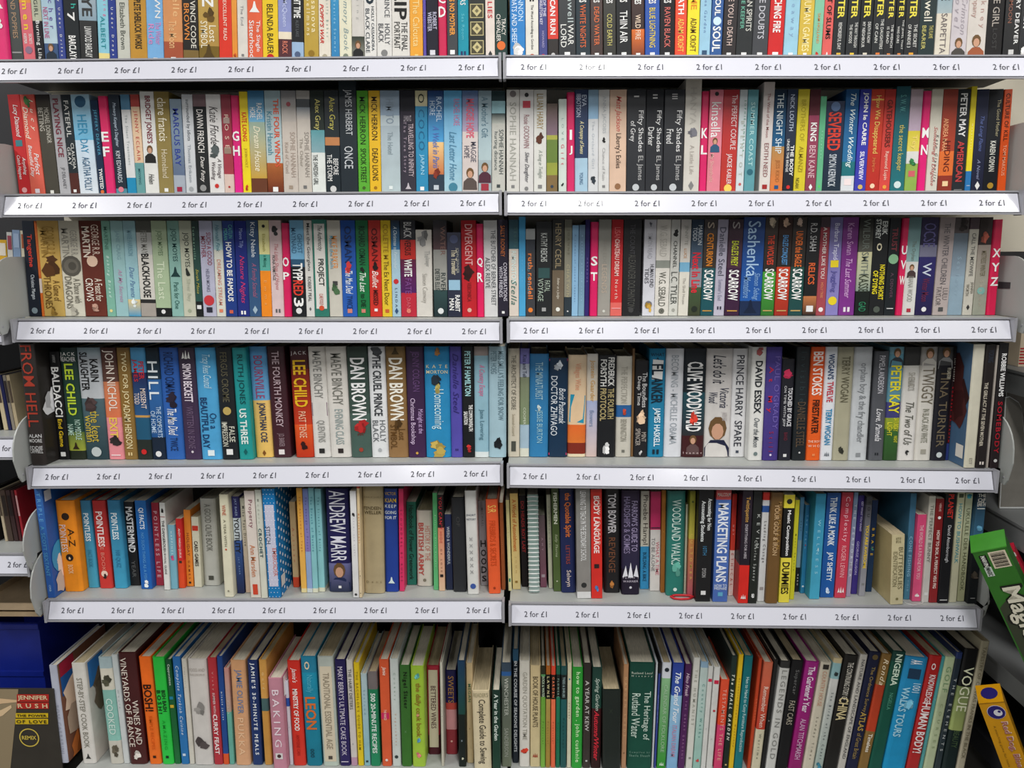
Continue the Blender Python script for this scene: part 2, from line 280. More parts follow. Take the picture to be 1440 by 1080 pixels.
DATA = r"""
@ROW 1 84 0 paperback
@C 0 0 3.858 325 0
-22/-50|e0196e~e82a74|w 36-46 H:A|w 55-66 H:B|#D A B
64/35|3a403e|b09070 20-74 m:ROUND POPPIES|*- a0a0a0 88 8
130/100|e08838@40,dc6672|f0c830 10-66 1b:Women|w 70-80 sr:SECRETS|w 70-80 sl:KEEPER|*o 8c7088 86 6
193/165|b8bca4@58,16161c|3c4840 20-54 m:THE GIRL|w 58-95 1:Burning Lila|*s 30a040 97 6
245/215|8cb4cc~b8d0dc@80,30507c|604c9c 20-66 r:Archer|c05888 45-75 l:NEXT IN LINE|*p 182838 88 8
320/290|2c3f8e|w 10-92 m:My Mary Under Drifts|*s w 97 6
360/345|1c2226|30b0a0 20-47 r:rch|w 50-60 1b:7|w 73-94 1b:BARCLAY|*s w 97 6
438/430|c4ccd0~88a0b0@58,121416|303030 25-54 Mb:BYE|w 64-94 m:LINWOOD BARCLAY
535/520|8ccadc~8ccadc@90,ecdc90|e070a0 22-55 r:Meeting|20909c 55-86 m:ALBERT
595/583|2c3f8e|w 10-92 m:My Mary Under Drops|*s w 97 6
638/630|c8c9be|50544c 40-86 m:Elizabeth Brown|*s 303030 97 5
708/695|c28e2c|201808 20-86 mb:THE COMPLETE SHERLOCK WORKS
800/788|7ab0e0|w 20-56 r:DAWN|d890c8 60-82 r:The Winter|d890c8 62-82 l:Ride|*s w 97 4
890/880|d08c58~d8945c@80,a85030|f0c088 30-56 r:Belle|f0c088 60-86 m:The Moon|*s w 97 4
995/985|1a1612@88,7c6430|e89040 20-78 l:DAN BROWN|e8e4d8 10-86 r:THE DA VINCI CODE
1080/1078|c8a858~b49048@84,786020|w 36-46 Hb:N|*f 5c4418 54 7|f4ecd0 64-80 r:Lost|f4ecd0 60-86 l:SYMBOL|*t 503c10 91 7
1190/1182|dc3420|f8e0d0 20-78 s:A MOST EXCELLENT READ
1260/1252|eca444~e89030|*f c05018 93 8
1290/1280|dcd8d0|8c8c90 45-64 s:The End|*s 808080 93 4
@C 350 0 3.858 310 0
-5/-8|e4623e|*t w 48 7|w 60-96 l:Sisterhood|w 60-90 r:The Single
75/68|ecc924|241c10 44-92 m:BELINDA BAUER|*o c02020 96 7
160/157|8f97ca~8f97ca@71,ece0c8@78,552e34|c8d0f0 40-66 m:McQueen|e88870 80-92 m:ROCK
232/228|14161a@81,9cb8d8|w 30-58 Mb:NIGHT TIME|606468 60-76 s:ALEX LAKE|*o 506080 93 7
300/300|caae54~b89838|f8ecc0 30-72 r:Casanova|f8ecc0 35-75 l:Spellmans|*o 907020 92 6
380/375|e4ddce|c83028 44-82 lbi:POPPY'S WAR|90a8a0 40-76 sr:Lilly Baker|*o b0a890 95 6
447/440|3c9ccc~2c80b8|a0d8f0 40-90 s:Seaside Summer
492/485|e4e1c8|8ca0a0 30-90 1i:Memory Book|*o 808878 95 6
560/555|d2cec8@76,303830~98988c|b0b0ac 20-60 s:Evening|*p 202020 88 9
628/624|e2e0dc|20303c 30-46 H:o|20303c 50-92 l:BLACK CLARE|303c48 48-90 sr:HOLLY CASSANDRA
695/693|dedcd8|40444c 36-58 r:PRINCE|40444c 64-84 r:HOLLY|40444c 64-82 l:BLACK|*o 808080 92 6
778/773|dddad4|141414 20-60 Lb:FLIP|303030 62-90 r:THE FINAL|303030 62-88 l:PORTRAIT
875/870|eaa432|f8d890 42-86 1:The Calcutta|*s f0d080 95 4
947/943|5a4aa4|b8b0e0 40-80 s:Orchard
966/962|1f1f2c|d0d0e8 54-70 r:ROBERT|d0d0e8 54-72 l:WEBSTER|*s d8d8e0 92 7
1030/1025|cc1c50|w 38-46 H:C|w 49-59 H:D|#D C D
1077/1070|383c40|f0a040 20-76 1b:WHO HAS NO MOTHER|*s w 92 7
1135/1128|1c92a8|w 20-48 1:DOCTORS|60c0d0 56-80 s:Sea Room|*= 203060 93 6
1195/1193|141c18|*D c8bc88 52 9|*D c8bc88 69 9|*D c8bc88 87 9
1285/1285|e2d6cc|c03038 30-60 1b:PHILIES|*d 303030 94 6
1337/1340>1404|253e3a|e8e4dc 60-76 r:TRACY|e8e4dc 56-82 l:CHEVALIER|*o e07030 86 7
@C 700 0 3.858 298 0
68/62|1878c2~1c80c8|c0e0f8 30-62 r:CANNON|d8ecfc 35-84 l:GOATS AND SHEEP|*f w 90 9
152/148|e2dfd6|303030 48-90 s:The Word According to Gordon|202020 36-45 H:"|*o b05030 97 6
225/222|454a84|e8e4f4 42-58 r:OF THE|e8e4f4 42-66 l:SKELETON KEY|b0a8d0 72-88 s:HOWARD|*o c03048 96 6
272/270|d4301f@80,1c1412|w 25-76 1b:YOU CAN RUN|*o c0c0c0 95 5
332/330|20252a|b8c4c4 20-64 r:Cornwell|e4e4e0 66-86 r:WAR|e4e4e0 66-88 l:LORD|*s w 95 5
425/420|29363e|w 30-46 1b:CLEEVES|d86838 48-88 m:WHITE NIGHTS|*s w 95 5
505/500|3b2723|w 30-46 1b:CLEEVES|e07040 50-86 m:DEAD WATER|*s w 95 5
575/573|26261f|w 30-46 1b:CLEEVES|c8c070 56-86 m:COLD EARTH|*s w 95 5
645/645|222426|w 30-46 1b:CLEEVES|w 54-84 1:THIN AIR|*s w 95 5
727/722|40180c~281008@70,e07020~501008|w 30-46 1b:CLEEVES|f0d8c0 56-80 m:WILD FIRE|*s w 95 5
800/798|1a4ea6|w 30-46 1b:CLEEVES|e8d040 50-88 m:BLUE LIGHTNING|*s w 95 5
880/878|1c1a1e|w 30-46 1b:CLEEVES|d87068 50-88 m:RAVEN BLACK|*s w 95 5
960/962|e64a2a|w 30-56 1b:DEATH|f8d060 60-92 1:ADAM CROFT
1025/1035|f2df22|e09020 30-52 1b:TIME|604010 60-92 1:ADAM CROFT
1090/1105|9cc8e0|7090b8 40-74 s:Sea Garden|*s 305070 93 7
1150/1165|2a5898|w 20-58 1b:THIS FOUL|*o d0e8f8 63 7|w 68-92 Lb:SOUL
1215/1230|241e20|d8c0b8 30-60 m:LOVE YOU|d8c0b8 62-86 m:to DEATH|*s w 95 5
1290/1305|2b2e30|70b8a0 25-70 sl:STONE KEEPER|d8d8d0 20-72 r:AFRICAN SPIRITS|*s w 95 5
@C 1050 0 3.6 283 0
25/45|3d3f44|c8c8d0 25-80 m:LEAVE DOUBTS|*s w 95 5
105/122|cd1c1e|w 30-74 1b:CATCHING FIRE|*s w 95 6
185/197|9ccbe0|88a8c8 40-78 m:Seaway|*s w 95 5
258/278|d6b744|f8ecb0 40-92 1:HUMAN GAMES|*s w 95 4
330/350|84c4a4|e08850 55-84 s:SAM HOLLAND|*f d04030 95 5
380/390|de625e|201010 20-80 1b:PLANET OF SLUMS|*t w 96 6
430/450|1e2225|ecdc50 22-60 1b:DEXTER|e0e0dc 64-90 s:REMORSEFUL DAY|*s d8b040 95 5
500/520|1e2226|ecdc50 22-60 1b:DEXTER|e0e0dc 64-88 sr:THE WAY THROUGH|e0e0dc 66-84 sl:THE WOODS|*s e8c040 95 5
565/582|1f2225|ecdc50 22-60 1b:DEXTER|e0e0dc 64-84 sr:DEATH IS NOW|e0e0dc 64-88 sl:MY NEIGHBOUR|*s d8d0c0 95 5
630/650|1e2225|ecdc50 22-60 1b:DEXTER|e0e0dc 62-90 sr:THE DAUGHTERS|e0e0dc 66-84 sl:OF CAIN|*s d87838 95 5
692/710|1f2023|ecdc50 22-60 1b:DEXTER|e0e0dc 66-88 sr:THE WENCH|e0e0dc 68-84 sl:IS DEAD|*s e08840 95 5
745/760|1d2023|ecdc50 22-60 1b:DEXTER|e0e0dc 62-90 sr:THE JEWEL THAT|e0e0dc 68-84 sl:WAS OURS|*s e08840 95 5
795/815|1e2124|ecdc50 22-60 1b:DEXTER|e0e0dc 66-88 sr:THE SECRET|e0e0dc 66-88 sl:OF ANNEXE 3|*s e8a030 95 5
865/885|1b2e30|e0dccc 20-64 1:Cornwell|c8c070 68-80 sr:THE FLAME|c8c070 68-90 sl:BEARER
950/968|5090b0~a8b8bc@56,dcd4c4|303838 30-44 Mb:ELLE|706868 56-94 m:SARPETTA
1028/1045|ccc5ca|a8a0a8 20-76 ri:The Crimson|a8a0a8 30-70 li:Novel|*p 484440 89 9
1110/1130|d6cfc8|b89890 20-70 r:Cockney|b89890 30-60 l:Company|*p a05838 88 9
1205/1230|1c1a1b|b0a8a0 20-68 m:LITTLE GIRL|3c3c3c 70-90 s:LOST
1295/1315|17181b|906050 25-66 sl:COLD MOON|e4e4e4 25-86 rb:JEFFERY DEAVER|*s d0d0d0 93 5
1375/1395>1470|202226|w 30-70 1b:DEAVER|*f w 93 8
@ROW 2 271 134 paperback
@C 0 0 3.858 1042 515
103/38|c62c30|w 10-42 1i:Lucy Diamond|*s 408088 48 6|w 60-84 li:Catch Happen|w 62-80 ri:Anything|*o f0b0b0 95 6
168/105|e05c50~e46a56|f4ecd8 5-36 ri:Lucy|f4ecd8 12-44 li:Diamond|*f 4c8048 8 6|w 50-82 li:Beautiful Day|w 58-80 ri:Perfect|*s f0e8f0 96 5
248/190|201418~4a463c@15,48443a|c8c4b8 13-48 r:MICHAEL DONNOR|c8c4b8 13-36 l:BETTING|*s e8e8e0 97 4
325/262|a4a4a8~b4b4b8|7c3040 4-62 1b:PLAYING NICE|6c6c70 72-94 m:JP DELANEY
385/332|1e282e@78,50241c|dcdcd8 6-42 1:FATEFUL|dcdcd8 48-74 r:CLAUDIA|dcdcd8 52-70 l:GRAY|*s w 96 5
435/382>536|a4c8dc~6cb8dc@45,c8dcec~e0e8f0|*o 2c5878 7 6|3890b8 20-40 1:HER|3890b8 44-58 m:DAY|406888 62-96 m:AGATHA FOLLY
538/475 t=545|142c48|50a0c0 10-58 1:JEFFERY DEAVER|w 72-94 1b:TWISTED|*o e07030 97 7
578/527 t=525|d8205c~e82c74|w 36-46 H:E|w 51-61 H:F|#D E F
630/583|1d2a38@94,5090a0|c0d0e0 8-52 mi:Memory Keeper's Daughter|d0d8e0 56-88 m:KIM EDWARDS|*o e08090 95 7
692/650|5888a8@15,dedede@83,1c8cb8|a0a8a8 20-70 s:The Silent Treatment
742/700|b04038@12,e6c6a4@68,68a0a0|c85850 16-66 1:JENNY ECLAIR|306870 74-90 s:MOVING
790/758 t=500|e6e6e2|7c2838 4-50 1b:BRIDGET JONES'S|*p 202020 60 8|303030 80-90 mi:Helen
865/833 t=500|8b7840~93824c|f0e8d0 6-48 M:clare francis|d8ccb0 56-84 m:Homeland|*s w 96 4
945/925 t=540|8ca0b0~60708c@80,a8b0bc|283c98 10-70 1:MARCUS BAY|*s a02040 95 7
1010/988|cfd2d6|505860 5-46 m:surrounded by idiots|9098a0 50-88 s:Thomas Erikson|*o a0a4a8 95 6
1070/1038|786064@12,202224|e8e4e0 15-58 1:DAWN FRENCH|e8e4e0 62-88 mi:Dear Fatty|*o 909090 94 7
1140/1112|e2e0de|504c4c 12-50 Mi:Katie Fforde|*f 505858 58 8|584c50 64-84 ri:A Vintage|584c50 68-86 li:Wedding|*o c83028 92 4
1220/1190|8c3040~a83c48@80,dcc4b8|*s a89088 26 7|*s 988070 56 8|e0c0b0 20-54 m:ROSE|*o b03030 93 3
1275/1252 t=522|c81c58~e81c90|w 36-46 H:G|w 51-61 H:H|#D G H
1320/1293 t=500|eed41e~f0dc20|d84820 20-30 Mb:KATE|d84820 32-48 1b:LONG|b89c20 55-74 m:JOHN HOLT|*f c03020 94 5
@C 350 0 3.858 1035 495
15/3|2c6c98~78b8dc@30,a0b8a8~c8a040@85,683820|w 12-28 r:RACHEL|w 16-26 l:HORE|f4ecd0 34-78 mi:Dream House
103/82|a4bcc4~bccccc@70,b06430~602010|d85838 8-74 rb:THE FOUR WINDS|48889c 20-62 l:Kristin Hannah|*s w 96 5
190/163|88888c~c4bcb4@30,cac0b6|*o a05058 13 3|a8988c 40-84 r:SOPHIE HANNAH|b0a094 50-80 sl:Kind of Cruel|*s a09080 94 4
270/248|a8a4a0@8,404448@16,808890~c8c0b8@28,cac2b8|908880 40-84 r:SOPHIE HANNAH|989084 46-74 sl:The Other|*s 707070 94 4
345/327|28302c@38,60a0a8~88a8b0@60,e0e4e0|c8c070 8-38 1:Alex Gray|202828 62-92 l:THE SWEDISH GIRL
420/415|20282c@45,c08050@53,18242c|c8c060 6-38 1:Alex Gray|w 66-82 r:BEFORE|w 62-88 l:THE STORM|*o d0d0d0 96 6
500/490 t=440|1b262e|c8ccd0 8-48 1:JAMES HERBERT|c8ccd0 58-78 1:ONCE
595/583|5aac32|183008 6-52 1:MICK HERRON|183008 56-90 1:SPOOK STREET|*o 406020 95 4
657/643|e9b922|302008 6-48 1:MICK HERRON|302008 56-88 1:DEAD LIONS|*o a07010 95 4
720/708|90a4b8@24,bccad0@34,aab8c0~b8c8cc|8898a8 8-32 m:HIM TO|8898a0 40-62 s:The Hotel|*s e0e8e8 95 3
825/812|24242c@20,34303c|b0a8b0 24-30 1:TRAVEL|c8b8c0 32-84 r:TRAVELLING TO INFINITY|a898a8 30-80 sl:The True Story|*t c0b8c0 94 4
908/905|d8d0a8@15,2a8cb8|303830 3-12 1:O|206890 18-58 1:COCO|a0d8f0 62-82 m:JAPAN|*s w 96 5
975/970|183c78~48a0d8@50,f0c888~c87040@82,283848|c8dcf0 6-30 r:RACHEL|c8dcf0 10-24 l:HORE|5878c0 34-76 mi:A Week in Paris|*f 803020 82 6|*s c0c8d0 95 5
1060/1058|62b0e0~a8ccd8|c878a0 8-34 r:RACHEL HORE|4880a0 40-88 mi:Last Letter Home|*o 408098 95 7
1158/1150|5878a8~b0a0b8@40,d8ccc8|d86078 8-46 1b:MAGGIE HOPE|505060 50-70 r:MAGGIE|505060 54-66 l:HOPE|*p 584c48 86 9
1245/1248|8ca4b0~b4c8cc@68,a8b8bc|587888 6-46 1:A Mother's Gift|*p 502838 80 10|*s a03040 95 9
1318/1318>1391|1c3438@10,90b8c0@22,1c3438~b8bcb4@32,c4c4bc|505858 38-82 r:SOPHIE HANNAH|606868 40-78 l:hurting distance|*s 404848 94 4
@C 700 0 3.858 1030 490
48/50|d6d4ce|*o 807878 4 5|a8a8a0 12-88 1:SOPHIE HANNAH|*s 808080 94 4
118/118|d8d6d4|*o 303030 5 3|*s c04050 14 6|a0787c 24-56 m:Rosie GOODWIN|505058 60-90 mi:Silver Daughter|*o 808080 96 4
195/195|dadad4|a08850 4-38 1:LILIAN HARRY|*f 583020 48 7|98a098 58-86 mi:A Song in Twilight|*s 808080 94 5
265/265>325 t=565|68584c~806878@35,a8a848@40,688038@66,98a040@80,806840|*o 304050 93 4
330/330 t=540|d0dcd4|d0606c 48-70 m:Gift|90a8a0 20-44 s:LOVE|*f 202828 91 4
375/375 t=505|cc1c58~d82868|w 37-47 H:I|w 53-62 H:J|#D I J
418/418|24385c@66,a8c8dc|c8d4e8 5-16 r:EVA|c8d4e8 4-26 l:IBBOTSON|e8e0b0 30-62 mi:A Company of Swans|507090 80-92 s:YOUNG
490/490|88a8c0~90b8d8@28,d4d6d8|b0b8c0 30-76 s:The Orchard Girl|*f 283038 86 8
545/543|d6d6d4|b0b4b8 6-42 m:ANNA JACOBS|*f 202020 49 4|b0b0b0 56-88 s:Chance of Rain|*s 808080 94 4
605/610|d8b8a0~dcbca4|c85850 6-40 mi:Matt Jackson|403028 42-76 m:Liberty's Exiles|*o 906848 94 5
697/703|27292e|d0d0d0 4-9 s:I|dcdcdc 20-60 r:Fifty Shades|dcdcdc 30-50 l:of Grey|b0b0b0 64-88 r:EL James|*o c0c4c8 95 5
800/805|27292e|d0d0d0 4-9 s:II|dcdcdc 20-60 r:Fifty Shades|dcdcdc 36-54 l:Darker|b0b0b0 64-88 r:EL James|*o c0c4c8 95 5
895/905|27292e|d0d0d0 4-9 s:III|dcdcdc 20-60 r:Fifty Shades|dcdcdc 38-52 l:Freed|b0b0b0 64-88 r:EL James|*o c0c4c8 95 5
1005/1020 t=428|c8c4ba~d2cec6|*f 707078 48 7|b0a8a0 58-84 s:A Little Life|b8b4ac 8-40 m:HANYA|*d 808080 94 5
1090/1115 t=500|c81c54~e01c6c|w 36-46 H:K|w 53-62 H:L|#D K L
1132/1155|dc7c8c~e08494|*o 303030 4 3|w 12-46 L:kinsella|*p 305878 53 7|e8b8b0 62-90 l:My Shopaholic
1205/1230|a82830~c43428|e8d0d0 5-58 r:The PERFECT COUPLE|f0e0e0 62-92 m:JACKIE KABLER|*o f0d060 96 7
1290/1310|d0dade|408868 10-60 sr:SOPHIE KINSELLA|b0b4a8 30-84 m:BIENTOT|*o c06060 92 5
1335/1368>1392|5c9ca6|b8e0e0 12-74 m:SUMMER COAST|*o 2c6878 80 6
@C 1050 0 3.6 963 455
62/85 t=418|d0c6c4~dcd6d0|9c6868 10-50 s:The Wind of the Moon|8c5858 55-86 m:EDITH NEED|*s a02828 95 7
117/145|16283c~1c5c88@55,b08850~e07838|d8e4e8 4-62 1:THE NIGHT SHIP|b06c38 68-90 m:JESS KIDD|*s 1c5080 95 5
182/212|223450~1a2030@80,181c28|c8d4e8 5-40 m:NICK LOUTH|w 54-84 rb:THE BODY|w 48-80 sl:UNDER THE BRIDGE|*o d02828 95 5
237/267|d6c52c|a89818 10-50 m:BROTHERS OF|a08c14 55-80 m:ALMANZI|504810 86-96 l:NOAH
295/315|4c2028~5c2430@25,98405c~883c50|w 32-50 Mb:KING|e0b8c0 54-86 M:BEN KANE|*d w 95 5
350/375 t=490|58ae80~68b88c|a8e0c0 20-80 s:Evergreen|*d 60d060 94 5
380/407 t=515|1e2c4c~122838|d84030 12-54 Lb:SEVERED|d0d8e0 58-94 m:SIMON KERNICK|*o 6078a0 6 5
475/505|1c5288~2870a0@70,1c7078@84,d8dce0|e0f0f0 4-76 1i:The Winter Wedding|*s f0e0e0 90 6
545/575|28309c~3c3cb0|w 3-54 1b:JOHN le CARRE|e4e4f8 60-88 mb:SILVERVIEW|*o d0b060 95 6
600/635|c83c20~b82820|*- e0b050 10 9|e8c868 6-62 1:How We Disappeared|e08850 66-80 s:Jing-Jing Lee|*o f0d0b0 94 5
668/705|b43630~d84840|602018 10-56 1b:GATEHOUSERS|f0d0c0 60-88 m:Raymond Lupin|*o e8a040 95 5
725/765 t=440|14505c~1c7078|60a8a8 8-24 m:S. W. W.|c8b860 36-80 1:the secret keeper|*o d0e0e0 93 7
798/830|b0a0a8~b8a4b8@40,d8c83c~e0d060@60,dcdcd8@72,90b050|*s d06068 82 6|f0d878 44-58 1:Tey|*f 308048 70 7
860/900 t=465|d01c64~e8187c|w 36-46 H:M|w 53-63 H:N|#D M N
905/942|c8c4b4~d8d4c8|b04848 36-94 mi:Something in Disguise|585050 44-90 sri:Kate Glanville
965/1000|8c3424~a83c24@60,e07030@84,903020|f0b080 28-60 l:ANDREA MARA|601810 50-80 m:HIDING|*s f0d0a0 92 6
1035/1068|20262c|e8e8e8 4-46 1b:PETER MAY|c04040 50-90 1b:AMERICAN|*- 808080 98 6
1105/1140 t=440|dccc24~f0dc28@80,2878b8|f8f4c0 24-70 s:Happiness|*- w 94 6
1135/1175|1c2442~1a1e38|6070a8 26-60 mi:The Long Flame|8890b0 68-88 si:A Novel|*d w 94 6
1195/1230|141820|a8a080 10-46 sr:The Good Mother|d8d8d0 50-80 mb:KAREN OSMAN|*o b89030 94 6
1270/1300>1312|c84818~e85814|281008 4-50 1:CULTURE OF KILL|f0b090 54-84 m:TOM MARCUS
@ROW 3 444 311 paperback
@C 0 290 4 612 85
165/130|141c2a|c83c30 14-48 1b:Tangerine|d8e0e8 56-82 m:Christine Mangan|*o 809098 94 7
235/193|c06028@60,e8d8d0@75,e07028|w 70-80 s:x
250/205|c29c50~ccaa5c|a07c34 6-36 M:GEORGE R.R.|8c6c2c 10-38 l:MARTIN|*f 503014 46 9|6c4c18 62-84 r:A Game of|6c4c18 58-92 l:THRONES|*f 907030 94 4
368/320|c8c2b0~d4d0c0|98948a 10-36 r:GEORGE R.R.|908c80 8-38 l:MARTIN|*O 58544c 47 10|706c60 60-86 r:A Dance with|706c60 58-92 l:DRAGONS|*f a09c90 94 4
482/432|5c281e~682c20|e0c8b8 4-36 r:GEORGE R.R.|e8d8c8 6-38 lb:MARTIN|*o e0c0a8 42 5|e8d8c8 60-84 r:A Feast for|f0e4d8 60-84 l:CROWS|*f b08878 92 4
605/565|78aa98~80b8a4|487868 6-30 m:MARTINE|d8f0e8 36-80 mi:Baking Bread|*o e8d890 94 5
655/617|92b8b8~9cc4c8|80a4ac 10-40 m:JANE CRAIG|b890b0 50-85 mi:All My Secrets
725/690|90b4bc~9cc8d0@82,e8d090~4898c0|6c98a8 10-36 m:MARIE HARRISON|6080a8 48-80 mi:Dear Parents|*f e0e8e8 87 6
795/760|505048@12,a8a8a4~c8c8c4@35,d4d0c8@82,282828@86,a8a098|787870 10-34 m:PETER MAY|181818 34-80 1b:BLACKHOUSE
880/845|a0b090~aabf9c@91,101414|607858 10-36 m:JOJO MOYES|d4e0c4 42-82 1:The Last|*o e0e0e0 95 4
968/935|80a89c~8cb8b0|204848 8-42 1:JOJO MOYES|*t 183838 54 8|306058 64-92 m:Paris for One
1035/998|a8ac98~c8c8b4|303430 12-48 1:JOJO MOYES|*f 202420 53 5|b0b4a0 60-84 m:Silver Bay|*o a0a890 94 4
1105/1072|223834~285048@84,101414|90b8a0 6-40 l:Summerville|b0a850 50-76 mi:Sarah Moss|*s e0e0e0 90 7
1145/1120|b2b2c8~b8b8cc|903848 12-46 r:SUCH A GOOD|903848 16-38 l:MOTHER|707088 50-74 s:HELEN MONKS|*o c83840 83 8|*s 282838 93 7
1220/1190|88a0b0~a8c8cc@30,d8d8cc|407888 4-32 mi:Hannah Fink|d08878 40-88 m:DREAMING STREAM|*s e08060 94 6
1272/1248|1c3a84|5cb0a8 4-18 r:CAITLIN|60b8b0 8-20 l:MORAN|w 22-84 1b:HOW TO BE FAMOUS|*s d06048 95 5
1338/1312|1c2a7c|90a0d8 8-28 m:Maeve Tilly|c83870 36-86 1i:Nature Nights|*= w 96 5
@C 350 290 4 615 82
5/-12|284870~345880|e0e8f0 2-38 1:Kitty Neale|a06080 44-80 1i:A Family Scandal|*d a0b8c8 93 6
72/55|e6e09c@35,5cb0a0@52,f08c1c|*o 202020 6 3|a8a050 14-32 s:Elizabeth|2c7868 36-48 m:is Missing|f0b060 62-88 s:Emma
132/107|d0b8b8~dcc6c6|*f 303030 11 7|c0787c 24-72 mi:The Little Shop of Hopes|505050 36-62 sl:FIONA ARMITAGE|*= 606060 94 5
200/180 t=98|cc1854~e01c60|w 36-46 H:O|w 52-60 H:P|#D O P
245/218|74b0d4@40,2c5878@48,14181c|3c6888 14-34 r:GHOST|3c6888 8-34 l:MAYNARD|w 44-62 Lb:TYPP|e04030 62-78 Lb:RED|w 80-90 Lb:3|*o e0e0e0 94 6
325/305|cccac4~d8d8d4|303030 3-52 1:Meet the Georgians|404040 58-84 m:ROBERT PEAL|*d 606060 92 4
372/362 t=78|2c7868|*W dcdad4 48 7|202824 6-32 mi:The Authenticity|202824 40-68 1b:PROJECT|c05040 76-88 s:CLARE POOLEY|*o d05030 91 5
455/437|c4c0b4~ccc8bc|e09048 16-50 1:MIKE PARKER|58a0b8 16-50 sl:Read the Rails|*f 406040 72 7|*s 404040 65 4
530/513|1e4e9e~245cb4|183060 6-44 1b:OSMAN|*f c83838 48 6|e8f0f8 52-76 1i:The Man Died|183060 78-92 m:TWICE|*s d08070 94 5
612/590|106838~147840|0c3820 6-46 1b:RICHARD OSMAN|*f 182018 50 5|e8f4e8 54-74 1i:The Last|0c3820 76-90 mb:to DIE|*s d08070 94 5
683/668|c0281e~d03024|601010 8-42 1b:OSMAN|*f 201010 47 6|f8e8e0 52-70 1i:Bullet|501010 72-88 mb:MISSED|*s f0f0f0 93 4
752/738|dcbc28~e4c430|a07c18 4-40 1:COLETTE M|604810 42-88 1:The Ex Next Door|*s c86030 94 6
808/800|18283c~3878a8@30,a8c8d8|d8e8f0 6-50 mi:A Christmas to Remember|*o c83030 63 6|506070 70-90 s:LINDA|*d 305078 94 6
858/848|1c1c24@20,c02820@40,601838~501860@75,c0283c|d0d0d0 2-18 1:BLACK|201010 20-36 m:VERSUS|w 40-58 1b:WHITE|80488c 60-76 m:FATE|d86070 80-92 s:DAN|*o e08070 94 4
945/935>1035 t=135|ccc8c0~d8d4cc|*f 808080 9 8|a0a09c 24-32 r:The|a0a09c 32-42 r:Stranger|b0aca4 50-84 m:Simon Conway
1042/1040|28282c~50383c@30,8c8c88~a4a49c@72,304c4c~182c30|806058 6-36 r:WATER|303c3c 54-74 r:RIVER|303c3c 50-72 l:DIETER ELLIS|*o e0e4e4 94 6
1120/1112 t=150|383c50~24283c|*o 505878 8 6|c8c0a8 20-50 mb:The Traveller|a8a8a0 18-48 sr:JOHN SKINNER|*s 98c0d8 62 9|w 74-94 rb:RABBIT|w 78-92 lb:MAN
1200/1190|a81c24~c41c28|e8b0b0 4-46 1:DIVERGENT|*f 301010 55 8|801820 64-84 s:VERONICA|*o e0b0a0 93 4
1285/1272 t=102|d01c58~e81c60|w 36-46 H:Q|w 52-62 H:R|#D Q R
1325/1320|c8c8c8~d8d8d8|505458 10-88 r:THE BUTCHER OF BERNER STREET|505458 38-70 l:ALEX REEVE
1402/1395>1462|241f30|c87038 6-38 m:SALLY ROONEY|d8d4e0 44-84 r:CONVERSATIONS|d8d4e0 48-80 l:WITH FRIENDS|*s w 96 4
@C 700 290 4 617 78
65/62|264c58~305c68@30,dcd0c4|48706c 8-28 r:Stella|d8e8e4 32-66 1b:RIMINGTON|507870 62-88 Mi:Stella
120/118 t=62|3a94c4~4ca8d8|70b8e0 10-90 s:Grey Area
158/160>212 t=130|a0a4a4@12,383c44@26,3c3c40|e88040 28-80 1b:ruth rendell|6890a0 38-74 sl:END IN TEARS|*o e88030 93 7
215/215 t=90|1e2022|d0d4d0 12-42 m:KATHY REICHS|*s 305050 54 8|a8b8a8 62-74 r:FATAL|a8b8a8 60-84 l:VOYAGE|*s a0a0a0 93 4
305/308|242420~2c2c28@52,685a48~706454|a09070 4-50 1:HENRY CECIL|d8d0c0 60-82 si:Sober as a Judge|*o e8e8e0 93 5
372/374|6c6c60@8,848474~8c8878@80,28343c|706c58 10-36 m:JOANNE|b0a888 46-80 m:CHATWIN|*s e0e0e0 95 3
415/422 t=110|80acd0~90bcdc|607ca8 10-84 s:A summer of second chances
452/457 t=108|607c98~80a8c0|a0c4dc 10-84 s:A garden of wild thyme
487/494>514|241c58~30206c|8070b0 20-84 s:HARBOUR
515/525 t=92|d0185c~e01864|w 36-46 H:S|w 53-62 H:T|#D S T
560/572|888880~a09c94|8c8880 20-50 s:THE EDGE|b8a898 46-76 m:LEGENDS|*o d0d0c8 95 3
632/642|ac2028~d03030@86,e06860|e07070 8-36 1:LISANNE DE|f0c8c0 20-58 mb:CHATEAU DREAM|f0c8c0 62-82 s:North|*- f0a0a0 92 8
697/710>800|1c1c1e|4c4c50 5-36 s:THE COUNT|50504c 36-92 m:ALEXANDER DOLPHINTON|*o 404040 94 4
812/820|b4b4bc~dcdce4|*f 606068 5 3|a8a8b0 14-40 m:SIMON READ|505058 46-70 r:HUMAN KIND|505058 50-66 l:TIDES|*o 707078 88 6|*f c09840 92 7
880/895|d4d0c8@42,8c9088@50,dcd8d0|b8b4ac 6-38 1:W.G. SEBALD|606058 54-90 1:W.G. SEBALD|*O 606058 95 4
960/978|b8b8b4~d4d4cc|*f 181818 14 7|303430 22-50 m:CHANNEL|484c48 54-88 L:L.C. TYLER|*o a0a098 94 5
1013/1040|b8b4b0~d0ccc4@44,78b0d0@54,dcd8cc|8c8c84 6-26 m:JENNY TE|c08858 30-40 s:LUCE|a8a49c 60-88 s:The Shell House
1070/1093|243448~506478@50,888c94@70,405838~383c28|d0d8e0 6-26 r:MARION|d0d8e0 8-22 l:TODD|d82838 34-76 Lb:Next In Line|*o 202820 93 7
1138/1162|403838~382c20@50,185058~145058|c0b0a0 2-10 1:S|e08828 14-48 1b:CENTURION|w 52-84 Lb:SCARROW|*- c09040 95 7
